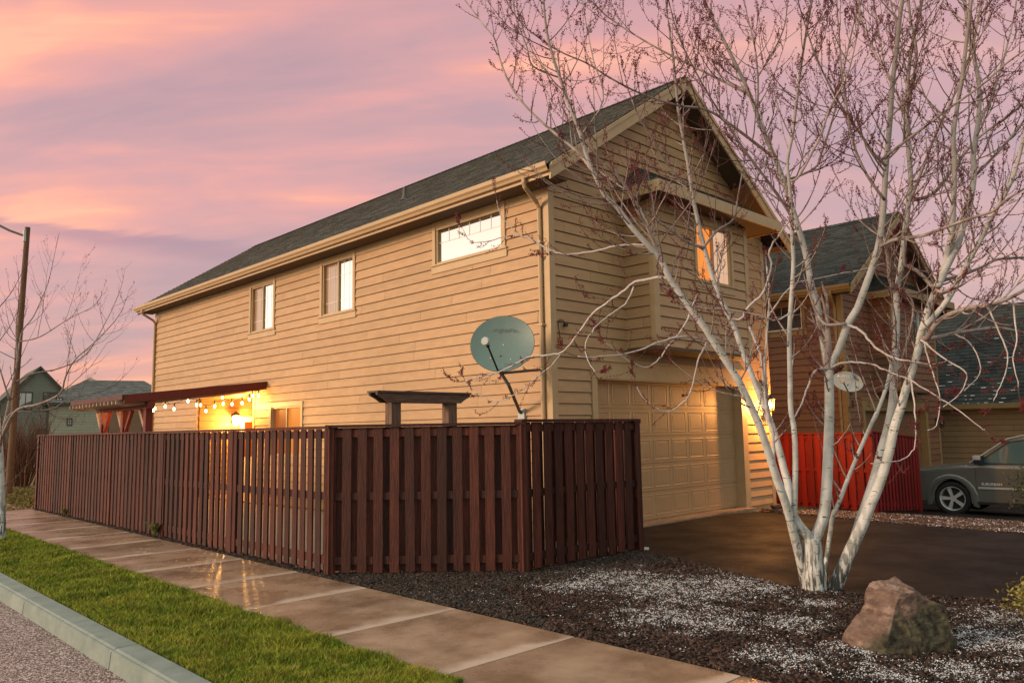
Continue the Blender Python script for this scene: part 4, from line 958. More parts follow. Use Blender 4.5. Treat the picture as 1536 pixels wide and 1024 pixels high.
        sr = MB(); sr.box((min(s*.9,s*1.02),-2.75,.30),(max(s*.9,s*1.02),-.55,.36)); sr.build('running_board', M['blackmetal'], root, bevel=.01)
    Mt = Matrix.Translation((-1.004,-.86,.765)) @ Matrix(((0,0,-1),(-1,0,0),(0,1,0))).to_4x4()
    text_mesh('lettering', 'SUBURBAN', .085, Mt, M['white'], root, .003)
    fg = MB(); fg.box((-.55,.985,.74),(.55,1.045,1.0)); fg.build('grille', M['blackmetal'], root, bevel=.01)
    bp = MB(); bp.box((-.93,.92,.40),(.93,1.07,.66)); bp.build('bumper', M['tyre'], root, bevel=.05)
    st = MB(); Ms = Matrix.Translation((-.42,-.98,1.18)) @ Matrix.Rotation(R_(65),4,'X'); st.tube([Ms @ Vector((.19*math.cos(a),.19*math.sin(a),0)) for a in np.linspace(0,2*math.pi,20)], .016, 6); st.build('steering_wheel', M['tyre'], root)
    return root
build_car()
# ------------------------------------------------------------------ other houses
def plain_house(loc, rz, Wd, Dp, eave, ridge, wallm, roofm, trimm, label, hip=0., wins=(), over=.4, exp=.25):
    root = empty('house', loc, label, 'house', rz=rz); s = MB(); bk = MB()
    def um(z): return 0 if z < eave else (z-eave)/(ridge-eave)*Wd/2
    def uM(z): return Wd if z < eave else Wd-(z-eave)/(ridge-eave)*Wd/2
    zt = ridge-.1 if not hip else eave
    for org, u, n, L, a, b in (((0,0,0),(1,0,0),(0,-1,0),Wd,um,uM), ((Wd,Dp,0),(-1,0,0),(0,1,0),Wd,um,uM)):
        siding(s, bk, org, u, n, L, -.8, zt, [(w[1],w[1]+w[3],w[2],w[2]+w[4]) for w in wins if w[0]=='f' and n == (0,-1,0)], a if not hip else None, b if not hip else None, exp=exp)
    siding(s, bk, (0,Dp,0), (0,-1,0), (-1,0,0), Dp, -.8, eave, [(w[1],w[1]+w[3],w[2],w[2]+w[4]) for w in wins if w[0]=='s'], exp=exp)
    siding(s, bk, (Wd,0,0), (0,1,0), (1,0,0), Dp, -.8, eave, exp=exp)
    s.build('wall', wallm, root); bk.build('wall_backing', trimm, root)
    r = MB(); hw = Wd/2+over; sl = (ridge-eave)/(Wd/2); ez = eave-over*sl; Ls = math.hypot(hw, hw*sl); L = Dp+2*over
    k = hip*hw
    for sg in (1,-1):
        ex = Wd/2-sg*hw; v = Vector((sg,0,sl)); n = Vector((-sg*sl,0,1))
        if sg > 0: shingles(r, (ex,Dp+over,ez+.02), (0,-1,0), v, n, L, Ls, lambda t: k*t/Ls, lambda t: L-k*t/Ls, .28)
        else: shingles(r, (ex,-over,ez+.02), (0,1,0), v, n, L, Ls, lambda t: k*t/Ls, lambda t: L-k*t/Ls, .28)
    if hip:
        for (org, u, v, n) in (((Wd/2-hw,-over,ez+.02),(1,0,0),Vector((0,k,hw*sl)),Vector((0,-hw*sl,k))), ((Wd/2+hw,Dp+over,ez+.02),(-1,0,0),Vector((0,-k,hw*sl)),Vector((0,hw*sl,k)))):
            H2 = v.length; shingles(r, org, u, v, n, 2*hw, H2, lambda t: hw*t/H2, lambda t: 2*hw-hw*t/H2, .28)
    ro = r.build('roof', roofm, root)
    t = MB()
    if hip: t.box((Wd/2-hw,-over,ez-.15),(Wd/2+hw,-over+.05,ez+.0)); t.box((Wd/2-hw,-over+.05,ez-.15),(Wd/2-hw+.05,Dp+over-.05,ez+.0)); t.box((Wd/2+hw-.05,-over+.05,ez-.15),(Wd/2+hw,Dp+over-.05,ez)); t.box((Wd/2-hw,Dp+over-.05,ez-.15),(Wd/2+hw,Dp+over,ez))
    else:
        for yy in (-over, Dp+over-.04):
            for sg in (1,-1):
                a = Vector((Wd/2-sg*hw,yy,ez)); b = Vector((Wd/2,yy,ridge)); t.poly_extrude([a,b,b-Vector((0,0,.2)),a-Vector((0,0,.2))], (0,.04+(.003 if sg>0 else 0),0))
        for sg in (1,-1): x = Wd/2-sg*hw; t.box((min(x,x+sg*.05),-over+.05,ez-.16),(max(x,x+sg*.05),Dp+over-.05,ez+.0))
    for c in ((0,0),(Wd,0),(0,Dp),(Wd,Dp)): t.box((c[0]-.08,c[1]-.08,-.8),(c[0]+.08,c[1]+.08,eave-.02))
    t.build('trim', trimm, root)
    for w in wins:
        org, u, n = ((w[1],0,w[2]),Vector((1,0,0)),Vector((0,-1,0))) if w[0]=='f' else ((0,Dp-w[1],w[2]),Vector((0,-1,0)),Vector((-1,0,0)))
        f = MB(); org = Vector(org); z = Vector((0,0,1)); a, b = w[3], w[4]
        for (p,q,c,d) in ((-.08,.02,-.08,b+.08),(a-.02,a+.08,-.08,b+.08),(.02,a-.02,-.08,.02),(.02,a-.02,b-.02,b+.08),(a/2-.03,a/2+.03,.02,b-.02)):
            f.poly_extrude([org+u*p+z*c, org+u*q+z*c, org+u*q+z*d, org+u*p+z*d], n*.05)
        fo = f.build('window', trimm if len(w) < 6 else M['white'], root); g = MB(); g.poly_extrude([org+u*.0+z*0, org+u*a, org+u*a+z*b, org+z*b], n*.02); g.build('pane', M['dpane'], fo)
    return root, ro
# one storey house at the right edge
third, troof = plain_house((29.3,16.0,-.665), R_(-90), 40, 9.0, 3.1, 4, M['beige'], M['nshingle'], M['ntrim'], 'x', wins=()) if False else (None, None)
def side_house():
    root = empty('house', (29,-8,-.665), 'low beige house with a big dark roof behind the parked car', 'house'); s = MB(); bk = MB(); Lh = 22.
    siding(s, bk, (0,Lh,0), (0,-1,0), (-1,0,0), Lh, -.2, 2.95); siding(s, bk, (8,Lh,0), (-1,0,0), (0,1,0), 8, -.2, 2.95); siding(s, bk, (0,0,0), (1,0,0), (0,-1,0), 8, -.2, 2.95)
    siding(s, bk, (8,0,0), (0,1,0), (1,0,0), Lh, -.2, 2.95)
    s.build('wall', M['beige'], root); bk.build('wall_backing', M['soffit'], root)
    r = MB(); v = Vector((4.5,0,3.75)); n = Vector((-3.75,0,4.5)); shingles(r, (-.5,Lh+.4,2.86), (0,-1,0), v, n, Lh+.8, v.length, None, None, .2)
    v = Vector((-4.5,0,3.75)); n = Vector((3.75,0,4.5)); shingles(r, (8.5,-.4,2.86), (0,1,0), v, n, Lh+.8, v.length, None, None, .2)
    ro = r.build('roof', M['nshingle'], root)
    gs = MB()
    for yy in (0.02, Lh-.02): gs.face([(0,yy,2.9),(8,yy,2.9),(4,yy,6.5)] if yy < 1 else [(8,yy,2.9),(0,yy,2.9),(4,yy,6.5)])
    gs.build('gable', M['beige'], root)
    t = MB(); t.box((-.55,-.4,2.72),(-.49,Lh+.4,2.88)); t.box((-.5,-.4,2.70),(0,Lh+.4,2.73)); t.build('eave_trim', M['ntrim'], root)
    sn = []
    for k in range(300):
        t_ = random.random()**2.2*.75; y = random.uniform(0,Lh); sn.append((t_, y))
    V = []; Fs = []
    for t_, y in sn:
        # crumbs lie along shingle butts
        t_ = round(t_*5.86/.2)*.2/5.86 + .004; p = Vector((-.5+4.5*t_, y, 2.86+3.75*t_)); nn = Vector((-3.75,0,4.5)).normalized(); vv = Vector((4.5,0,3.75)).normalized()
        w, h = random.uniform(.02,.09), random.uniform(.006,.016); b = len(V)
        for a, c in ((-w,-h),(w,-h),(w,h),(-w,h)): V.append(p+Vector((0,a,0))+vv*c+nn*.035)
        Fs.append((b+3,b+2,b+1,b))
    q = MB(); q.v = [tuple(v) for v in V]; q.f = Fs; q.a = [random.random() for _ in Fs]; q.uv = [(0,0)]*(4*len(Fs)); q.build('snow_crumbs', M['snow'], ro)['kind'] = 'stuff'
side_house()
def bearing(px, d): r = dep(px, 660, d); return (r.x, r.y)
# two storey houses beyond the far end of the fence
a = bearing(97, 60.); b = bearing(232, 57.)
hx = empty
hb = bearing(264, 62.); plain_house((hb[0], hb[1], 0), R_(74), 6.0, 8.9, 4.45, 6.15, M['gwall2'], M['groof'], M['gtrim'], 'grey green house with hipped roof beyond the patio roof', hip=.80,
            wins=(('s',.55,4.05,.35,.55),('s',1.35,2.6,.22,.42),('s',4.1,2.0,2.3,2.2)), exp=.20)
hb = bearing(-4, 65.); plain_house((hb[0], hb[1], 0), R_(-6), 5.6, 9, 4.75, 7.8, M['gwall'], M['groof'], M['gtrim'], 'dark grey green gabled house at the left edge of the photo',
            wins=(('f',1.4,4.0,.9,1.5),('f',3.2,4.0,.9,1.5),('f',2.9,1.0,1.0,1.4),('f',4.4,1.3,.8,1.1)), exp=.20)
hb = bearing(84, 78.); plain_house((hb[0], hb[1], 0), R_(-8), 5.6, 8, 6.2, 7.7, M['cream'], M['cream'], M['cream'], 'pale cream house peeking between the two grey green houses', exp=.25)
# ------------------------------------------------------------------ power pole
pb = bearing(17, 23.2); pole = empty('utility_pole', (pb[0],pb[1],0), 'weathered wooden lamp pole at the left edge behind the thin tree', 'pole')
q = MB(); q.tube([(0,0,-.2),(0.05,0,4),(.10,-.10,8.05)], [.098,.085,.072], 12); q.build('pole', M['pole'], pole)
q = MB(); q.tube([(.1,-.1,7.75),(-.3,.25,7.95),(-1.1,.95,8.5)], .035, 8); q.build('lamp_arm', M['darkmetal'], pole)
q = MB(); q.box((.0,-.15,7.6),(.06,-.03,7.95)); q.build('bracket', M['dish2'], pole)
# ------------------------------------------------------------------ trees
def smooth_path(P, per=4):
    out = []; n = len(P)
    for i in range(n-1):
        p0, p1, p2, p3 = P[max(i-1,0)], P[i], P[i+1], P[min(i+2,n-1)]
        for k in range(per):
            t = k/per; out.append(tuple(.5*((2*b)+(-a+c)*t+(2*a-5*b+4*c-d)*t*t+(-a+3*b-3*c+d)*t**3) for a,b,c,d in zip(p0,p1,p2,p3)))
    out.append(tuple(P[-1])); return out
class Tree:
    def __init__(s, seed): s.r = random.Random(seed); s.limbs = []; s.br = MB(); s.tw = MB(); s.bu = []
    def rv(s): return Vector((s.r.gauss(0,1), s.r.gauss(0,1), s.r.gauss(0,1)))
    def bud(s, p, d, k=1.):
        for _ in range(s.r.choice((1,1,2,2,3))): s.bu.append((p + s.rv()*.007, (d + s.rv()*.7).normalized(), s.r.uniform(.007,.0165)*k))
    def twig(s, p, d, L, r0, lvl, droop=0.):
        n = 7 if lvl == 0 else (5 if lvl == 1 else 3); pts = [p]; d = d.normalized(); q = p
        up = Vector((0,0,1)); wob = s.rv()*.07
        for i in range(n):
            t = (i+1)/n; d = (d + up*((.17 if t > .25 else -.02)-droop*(1-t)) + wob*(1 if i % 2 else -.6) + s.rv()*.045).normalized(); q = q + d*(L/n); pts.append(q)
        rad = [max(r0*(1-.75*i/n), .0010) for i in range(n+1)]
        (s.br if r0 > .0062 else s.tw).tube(pts, rad, 6 if r0 > .0062 else (5 if lvl == 0 else 4), cap=False)
        for i in range(1, n+1):
            dd = (pts[i]-pts[i-1]).normalized()
            if lvl < 2 and i > (1 if lvl == 0 else 1):
                for _ in range(s.r.choice((0,1,1)) if lvl == 0 else s.r.choice((0,0,1))):
                    sd = dd.cross(s.rv()).normalized(); s.twig(pts[i], dd*.9+sd*s.r.uniform(.45,.8), L*s.r.uniform(.25,.5)*(1.15-i/n*.5), r0*.5, lvl+1, droop*.5)
            if lvl >= 1 or i > 3:
                for t in (.3,.8):
                    if s.r.random() < s.budp: s.bud(pts[i-1].lerp(pts[i], t), (dd + dd.cross(s.rv()).normalized()).normalized())
        if s.r.random() < .9: s.bud(pts[-1], d, 1.1)
    def limb(s, pts, rad, kids=1., t0=.15, Lk=1.0, droop=0., nsides=12, part=True):
        L = 0; acc = [0]
        for a, b in zip(pts[:-1], pts[1:]): L += (b-a).length; acc.append(L)
        s.limbs.append((pts, rad, nsides))
        x = L*t0 if kids > 0 else L*2
        while x < L:
            i = max(k for k in range(len(acc)) if acc[k] <= x); i = min(i, len(pts)-2)
            f = (x-acc[i])/max(acc[i+1]-acc[i],1e-6); p = pts[i].lerp(pts[i+1], f); d = (pts[i+1]-pts[i]).normalized(); r = rad[i]
            sd = d.cross(s.rv()).normalized(); ln = (s.r.uniform(.25,.7) if s.r.random() < .6 else s.r.uniform(.7,1.5))*Lk*(.6+.4*(1-x/L))
            s.twig(p, d*s.r.uniform(.6,1.1)+sd, ln, min(max(r*.45,.0028),.0085), 0 if ln > .4 else 1, droop)
            x += s.r.uniform(.11,.30)/max(kids,.01)
        if kids > 0: s.twig(pts[-1], (pts[-1]-pts[-2]), s.r.uniform(.4,.8)*Lk, rad[-1], 0, 0)
    def buds_mesh(s, name, mt, parent):
        n = len(s.bu)
        if not n: return
        V = np.zeros((n,6,3)); 
        for i, (p, d, L) in enumerate(s.bu):
            a = d.orthogonal().normalized()*(L*.36); b = d.cross(a).normalized()*(L*.36); c = p + d*(L*.45)
            V[i] = [p, p+d*L, c+a, c+b, c-a, c-b]
        f = np.array([(0,3,2),(0,4,3),(0,5,4),(0,2,5),(1,2,3),(1,3,4),(1,4,5),(1,5,2)]); bb = (np.arange(n)*6)[:,None,None]
        return bulk(name, V.reshape(-1,3), (bb+f[None]).reshape(-1,3), mt, np.repeat(rng.random(n), 8), parent)
def trace(spec, d0, d1, w0, w1, base=False, curve=0., e=.85):
    P = [(a, b, 0) for a, b in spec]; S = smooth_path(P, 4); n = len(S); out = []; rad = []
    acc = [0.]
    for a, b in zip(S[:-1], S[1:]): acc.append(acc[-1]+math.hypot(b[0]-a[0], b[1]-a[1]))
    for i, (a, b, _) in enumerate(S):
        t = acc[i]/acc[-1]; d = d0+(d1-d0)*t + curve*math.sin(math.pi*t); out.append(dep(a, b, d)); rad.append((w0+(w1-w0)*t**e)/2*d/F)
    if base: out.insert(0, out[0]+Vector((0,0,-.12))); rad.insert(0, rad[0]*1.25); rad[1] *= 1.12
    return out, rad
T = Tree(11); T.budp = 1.0
# big stems (traced shapes, each with its own depth)
STEMS = [
 ([(1222,894),(1221,860),(1219,830),(1217,806)],7.65,7.65,37,26,True,0),
 ([(1219,815),(1228,795),(1236,770),(1240,732),(1243,659),(1244,600),(1243,555)],7.66,7.72,17,13,False,0),
 ([(1243,560),(1236,520),(1230,487),(1225,452),(1217,427),(1210,388),(1202,356),(1191,320),(1181,290),(1172,262),(1161,234),(1142,190),(1128,150),(1110,110),(1088,66),(1066,22),(1050,-10)],7.72,8.5,11,4,False,0),
 ([(1243,562),(1248,541),(1258,524),(1272,486),(1286,462),(1298,430),(1310,396),(1318,366),(1323,335),(1326,297),(1329,249),(1335,182),(1339,123),(1345,73),(1350,25),(1356,-12)],7.72,7.35,12,5.5,False,0),
 ([(1218,812),(1208,800),(1196,786),(1186,770)],7.66,7.62,17,17,False,0),
 ([(1209,884),(1200,838),(1191,802),(1184,774),(1177,750),(1165,717),(1152,676),(1139,638),(1124,604),(1106,568),(1088,540),(1070,512),(1056,490),(1028,452),(1004,417),(991,390),(968,364),(947,340),(928,314),(907,292),(892,262),(880,234),(871,203),(852,152),(838,112),(825,70),(818,32),(815,-8)],7.72,7.3,13.4,3.0,True,-.25),
 ([(1185,775),(1183,732),(1175,700),(1167,668),(1158,640),(1146,608),(1134,578),(1122,548),(1109,512),(1097,480),(1077,440),(1065,402),(1056,370),(1047,332),(1039,294),(1033,253),(1026,214),(1018,170),(1014,130),(1010,90),(1005,52)],7.75,8.6,12,3,False,.2),
 ([(1190,786),(1192,746),(1193,690),(1191,644),(1186,612),(1185,564),(1184,505),(1186,461),(1190,397),(1188,350),(1186,310),(1184,275),(1181,243),(1189,199),(1199,117),(1208,56),(1218,0),(1221,-15)],7.6,7.0,9,3.2,False,0),
 ([(1238,862),(1240,836),(1245,800),(1249,774),(1259,752),(1271,720),(1288,679),(1306,638),(1321,605),(1331,575),(1336,552),(1338,530)],7.9,8.35,7,5,True,0),
 ([(1249,890),(1260,862),(1277,822),(1292,790),(1304,760),(1318,728),(1332,684),(1341,643),(1351,612),(1360,580),(1368,556),(1377,526),(1381,502),(1386,486),(1394,459),(1406,430),(1415,405),(1423,370),(1428,345),(1431,290),(1432,246),(1430,205),(1436,160),(1444,110),(1450,60),(1456,10),(1459,-14)],7.72,7.1,25,4.5,True,0),
 ([(1282,812),(1290,784),(1302,748),(1313,712),(1322,676),(1332,640),(1339,600),(1341,560),(1344,520),(1345,470),(1345,440),(1348,420),(1353,392),(1357,350),(1362,310),(1366,270),(1362,217),(1360,176),(1362,117),(1368,70),(1378,24),(1386,-12)],7.75,8.5,17,4.5,False,0),
 ([(1384,492),(1402,474),(1423,447),(1437,421),(1455,388),(1474,354),(1483,334),(1499,306),(1518,270),(1532,222),(1541,180),(1546,130)],7.4,6.8,9,4,False,0),
 ([(1406,430),(1418,404),(1428,384),(1437,366),(1443,345),(1455,304),(1461,262),(1460,230),(1467,185),(1469,137),(1463,95),(1452,45),(1446,-12)],7.25,8.2,11,4,False,0),
]
for sp, a, b, w0, w1, bs, cv in STEMS:
    P, R = trace(sp, a, b, w0, w1, bs, cv, (.42 if w0 == 25 else (.6 if w0 == 17 and w1 == 4.5 else (1.2 if w0 == 13.4 else .9)))); L = sum((q-p).length for p, q in zip(P[:-1], P[1:]))
    T.limb(P, R, kids=(2.0 if L > 1.6 else 0), t0=(.30 if L > 2 else .55), Lk=.95, nsides=14)
nst = len(T.limbs)
BR = [
 ([(1344,441),(1335,417),(1332,388),(1327,356)],8.1,7.9,8,5,0),
 ([(892,262),(868,230),(836,203),(809,180),(782,152),(764,125),(750,90),(742,59),(723,35),(703,8)],7.6,8.4,5,1.8,0),
 ([(991,390),(974,346),(957,317),(945,291),(930,268),(905,244)],7.5,7.0,7,3,0),
 ([(981,363),(969,332),(949,297),(922,273),(899,258)],7.6,8.2,5,2.5,0),
 ([(840,117),(800,100),(790,70),(775,30),(768,-5)],7.3,7.0,2.6,1.5,0),
 ([(871,203),(905,150),(890,90),(880,40),(872,-5)],7.35,7.9,2.6,1.4,0),
 ([(1033,281),(1009,256),(986,223),(974,200),(960,180),(948,150)],8.4,7.9,4,2,0),
 ([(1056,372),(1027,361),(1003,343),(983,329),(959,311),(940,286)],8.3,7.7,5,2.5,0),
 ([(1056,370),(1076,346),(1100,329),(1106,300),(1113,262)],8.3,8.9,4,2,0),
 ([(1174,264),(1186,268),(1222,252),(1232,230),(1250,175),(1262,120),(1275,60),(1290,-5)],8.2,7.6,4,2,0),
 ([(1186,272),(1200,262),(1230,205),(1246,160),(1270,115),(1284,60),(1290,10)],7.05,6.6,4,2,0),
 ([(1136,164),(1137,120),(1132,70),(1120,20),(1115,-10)],8.25,8.6,3.5,2,0),
 ([(1137,115),(1155,85),(1175,45),(1182,0)],8.3,7.9,2.6,1.6,0),
 ([(1165,240),(1100,190),(1060,165),(1015,158),(960,140),(915,117),(880,95),(845,80),(812,60)],8.2,7.7,5,1.8,0),
 ([(1120,140),(1080,120),(1030,95),(985,72),(940,45),(905,20),(880,-6)],8.3,8.8,4,1.8,0),
 ([(1190,330),(1165,290),(1120,230),(1080,170),(1050,120),(1020,60),(1005,10)],7.9,7.2,4.5,2,0),
 ([(1329,249),(1310,230),(1290,200),(1262,160),(1240,120),(1222,80),(1205,30)],7.4,7.0,4.5,2,0),
 ([(1340,123),(1318,90),(1300,50),(1286,10)],7.4,7.8,3.4,1.8,0),
 ([(1322,240),(1345,222),(1390,188),(1430,158),(1470,130),(1510,95),(1545,70)],7.4,6.9,5,2.5,0),
 ([(1366,300),(1385,250),(1404,200),(1425,155),(1444,115),(1460,60),(1470,10)],8.2,7.8,5,2.4,0),
 ([(1327,300),(1300,262),(1280,215),(1270,160),(1262,100),(1258,40)],7.4,6.9,4.5,2.2,0),
 ([(1370,300),(1400,290),(1432,250),(1462,212),(1490,190),(1530,160)],8.3,8.0,6,3,0),
 ([(1460,266),(1500,225),(1525,195),(1545,170)],8.0,8.3,5,3,0),
 ([(1362,190),(1350,150),(1330,110),(1320,60),(1310,0)],8.6,8.9,3.5,2,0),
 ([(1360,176),(1368,130),(1375,80),(1366,30),(1362,-10)],8.5,8.2,5,3,0),
 ([(1466,190),(1490,140),(1505,90),(1520,30),(1526,-10)],8.1,8.6,4,2.2,0),
 ([(1380,508),(1391,506),(1403,487),(1423,472),(1457,461),(1488,457),(1518,445),(1545,430)],7.4,6.6,9,5,0),
 ([(1381,510),(1408,505),(1432,500),(1457,496),(1490,492),(1513,494),(1540,500)],7.4,8.0,6.5,4,.5),
 ([(1400,440),(1413,422),(1442,413),(1476,399),(1496,389),(1536,386),(1550,384)],7.3,7.9,6,3.5,0),
 ([(1320,370),(1341,360),(1382,354),(1408,345),(1457,327),(1489,317),(1506,302),(1536,283),(1550,272)],7.4,6.6,6,3.4,0),
 ([(1352,394),(1378,408),(1393,424),(1404,434)],8.2,7.3,5,6,0),
 ([(1344,441),(1360,440),(1370,460),(1364,500),(1352,540)],8.15,7.9,4,2.4,.6),
 ([(1270,485),(1254,487),(1238,486),(1227,474),(1220,458)],7.6,7.75,5,4,0),
]
for sp, a, b, w0, w1, dr in BR:
    P, R = trace(sp, a, b, w0, w1); T.limb(P, R, kids=2.1, t0=.12, Lk=.8, droop=dr*.1, nsides=8)
LOW = [
 ([(1003,416),(985,416),(972,419),(953,423),(937,435),(914,452),(890,470),(872,494),(855,517),(841,529),(820,533),(796,534),(773,546),(754,555),(731,562),(698,571)],7.4,8.3,5,1.8),
 ([(841,529),(830,545),(800,570),(775,590),(745,602),(715,590),(700,575)],8.0,8.4,2.2,1.2),
 ([(1063,511),(1045,507),(1017,505),(993,512),(960,525),(930,531),(890,535),(867,535)],7.45,7.0,4,1.6),
 ([(1060,512),(1057,520),(1047,541),(1036,587),(1019,608),(1000,617),(982,611),(966,598),(955,580)],7.45,7.2,3.2,1.2),
 ([(1047,440),(1025,490),(1000,522),(989,538),(970,551),(947,543),(921,524),(905,508)],7.9,7.2,3.4,1.6),
 ([(968,367),(945,368),(922,369),(891,377),(862,381),(843,381),(825,375),(801,362),(780,354),(754,356),(726,363),(705,361),(693,342)],7.4,8.0,4,1.4),
 ([(780,354),(765,340),(752,325),(745,300)],7.8,7.9,1.8,1.0),
 ([(951,430),(937,456),(904,480),(883,503),(878,523),(884,545),(893,558)],7.3,6.8,2.6,1.4),
 ([(1365,562),(1371,600),(1373,635),(1373,664),(1366,680),(1355,688),(1341,692),(1306,695)],7.3,6.9,3.2,1.2),
 ([(1385,505),(1388,520),(1397,552),(1408,587),(1410,605),(1405,638),(1391,644)],7.4,7.0,2.8,1.4),
 ([(1272,488),(1284,492),(1297,502),(1312,520),(1335,534),(1360,541),(1376,543)],7.55,7.2,4.5,3),
 ([(1247,550),(1262,545),(1276,543),(1306,546),(1335,558),(1364,569),(1394,587),(1430,610),(1470,640),(1478,644)],7.6,6.9,4,1.4),
 ([(1190,628),(1197,615),(1203,604),(1211,580),(1219,561),(1233,552),(1243,556)],7.55,7.7,2,4),
 ([(1160,690),(1159,650),(1152,625),(1146,580),(1142,538),(1133,512),(1124,490)],7.7,8.0,6,4),
 ([(1160,660),(1154,620),(1148,568),(1148,524),(1152,478),(1154,440),(1150,400)],7.75,8.2,5,3),
 ([(1094,478),(1112,478),(1122,460),(1144,440),(1157,402),(1154,376),(1170,350),(1184,330)],8.1,7.8,5,2.5),
 ([(1184,470),(1165,480),(1140,474),(1100,465),(1060,462),(1020,455)],7.3,6.9,2.6,1.4),
 ([(1381,510),(1420,540),(1450,560),(1440,590),(1415,610)],7.2,6.8,3,1.4),
 ([(1480,460),(1500,500),(1512,540),(1500,580),(1490,600)],7.0,6.7,3,1.4),
 ([(1518,446),(1525,500),(1520,540),(1528,580)],6.8,6.5,3,1.4),
 ([(1432,500),(1460,520),(1470,560),(1445,585)],7.5,7.2,2.6,1.3),
 ([(1236,510),(1262,520),(1280,560),(1286,610),(1292,640)],7.7,8.2,2.4,1.2),
 ([(1150,480),(1185,430),(1240,415),(1290,405),(1330,395)],8.0,8.4,3,1.6),
]
for sp, a, b, w0, w1 in LOW:
    P, R = trace(sp, a, b, w0*.92, w1*.92); P = [p + Vector((T.r.gauss(0,.003),T.r.gauss(0,.003),T.r.gauss(0,.003))) for p in P]
    T.limb(P, R, kids=1.5, t0=.12, Lk=.33, droop=.12, nsides=7)
tree = empty('bare_tree', (7.45,3.5,0), 'white barked multi stemmed tree with red buds standing in the mulch bed', 'tree'); tb = Vector((7.45,3.5,0))
def shift(pts): return [p-tb for p in pts]
for i, (P, R, ns) in enumerate(T.limbs[:nst]):
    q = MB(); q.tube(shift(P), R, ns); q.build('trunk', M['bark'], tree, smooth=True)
nl0 = len(T.limbs) - len(LOW)
for seg, mt in ((T.limbs[nst:nl0], M['paletwig']), (T.limbs[nl0:], M['whitetwig'])):
    q = MB()
    for P, R, ns in seg: q.tube(shift(P), R, ns)
    q.build('limbs', mt, tree, smooth=True)
for nm, mb, mt in (('branches', T.br, M['paletwig']), ('twigs', T.tw, M['twig'])):
    o = mb.build(nm, mt, tree, smooth=True); o.location = -tb
o = T.buds_mesh('buds', M['bud'], tree); o.location = -tb; o['kind'] = 'stuff'
# thin street tree at the left edge
T2_ = Tree(5); T2_.budp = .15
st = [([(3,820),(3,770),(2,720),(0,670),(-3,640),(-6,590),(-10,520),(-14,440)],12.6,12.8,11,4,True),
      ([(0,668),(8,630),(14,600),(19,575),(26,540),(24,500),(26,470)],12.6,12.9,5,1.5,False),
      ([(1,660),(15,628),(30,612),(58,606),(90,590),(98,566),(112,540),(140,515),(160,495)],12.6,11.6,4.5,1.2,False),
      ([(8,632),(20,618),(48,617),(80,612),(104,598),(140,590)],12.5,13.2,3,1.0,False),
      ([(14,600),(2,560),(-8,530)],12.7,12.4,3,1.4,False),
      ([(26,545),(32,500),(50,475),(66,440),(72,425)],12.9,13.2,2.6,1.0,False),
      ([(30,512),(60,505),(100,480),(130,465)],12.9,12.4,2.2,.9,False),
      ([(19,575),(50,560),(90,552),(130,530),(160,480),(172,455)],12.8,13.6,2.4,.9,False)]
lt = empty('bare_tree', (*bearing(3,12.6),0), 'slim bare street tree on the grass at the left edge', 'tree'); lb = Vector(lt.location)
for i, (sp, a, b, w0, w1, bs) in enumerate(st):
    P, R = trace(sp, a, b, w0, w1, bs); T2_.limb(P, R, kids=.9 if i else .5, t0=.25, Lk=1.2, nsides=10)
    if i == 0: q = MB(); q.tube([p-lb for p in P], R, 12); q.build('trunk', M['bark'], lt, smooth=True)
q = MB()
for P, R, ns in T2_.limbs[1:len(st)]: q.tube([p-lb for p in P], R, ns)
q.build('limbs', M['paletwig'], lt, smooth=True)
T2_.br.v += []; o = T2_.br.build('branches', M['twig'], lt); o.location = -lb; o = T2_.tw.build('twigs', M['twig'], lt); o.location = -lb
o = T2_.buds_mesh('buds', M['redbush'], lt); o.location = -lb; o['kind'] = 'stuff'
# ------------------------------------------------------------------ shrubs
def leafy(name, loc, rx, ry, rz_, n, ls, mt, stemm, label, cat='shrub', seed=1, flat=.3):
    root = empty(name, loc, label, cat); rr = np.random.default_rng(seed)
    # stems
    s = MB(); tips = []
    for k in range(26):
        a = rr.uniform(0, 2*math.pi); q = rr.uniform(.3,1); p1 = Vector((rx*q*math.cos(a), ry*q*math.sin(a), rz_*rr.uniform(.55,1.)*(1.15-q*.5)))
        mid = p1*.5 + Vector((0,0,.12*rz_)); s.tube([(0,0,0), mid, p1], [.012,.007,.003], 5); tips += [mid, p1, (mid+p1)/2]
    s.build('stems', stemm, root)
    tips = np.array([tuple(t) for t in tips]); c = tips[rr.integers(0,len(tips),n)] + rr.normal(0,1,(n,3))*np.array([rx,ry,rz_])*.17
    c[:,2] = np.abs(c[:,2]); L = rr.uniform(.6,1.2,n)*ls
    u = rr.normal(0,1,(n,3)); u /= np.linalg.norm(u,axis=1)[:,None]; w = rr.normal(0,1,(n,3)); v = np.cross(u,w); v /= np.linalg.norm(v,axis=1)[:,None]
    V = np.stack([c-u*L[:,None], c+v*(L*.45)[:,None], c+u*L[:,None], c-v*(L*.45)[:,None]],1).reshape(-1,3)
    bulk('leaves', V, np.arange(4*n).reshape(-1,4), mt, rr.random(n), root); return root
leafy('leafy_shrub', (7.56,1.53,.0), .38,.38,.34, 5600, .018, M['leafyellow'], M['redbush'], 'yellow green shrub in the snowy bed at the right edge', seed=4)
leafy('leafy_shrub', (*bearing(1576,15.4), -.22), .70,.70,1.02, 6000, .030, M['leafdark'], M['soil'], 'dark green shrub in front of the parked car', seed=5)
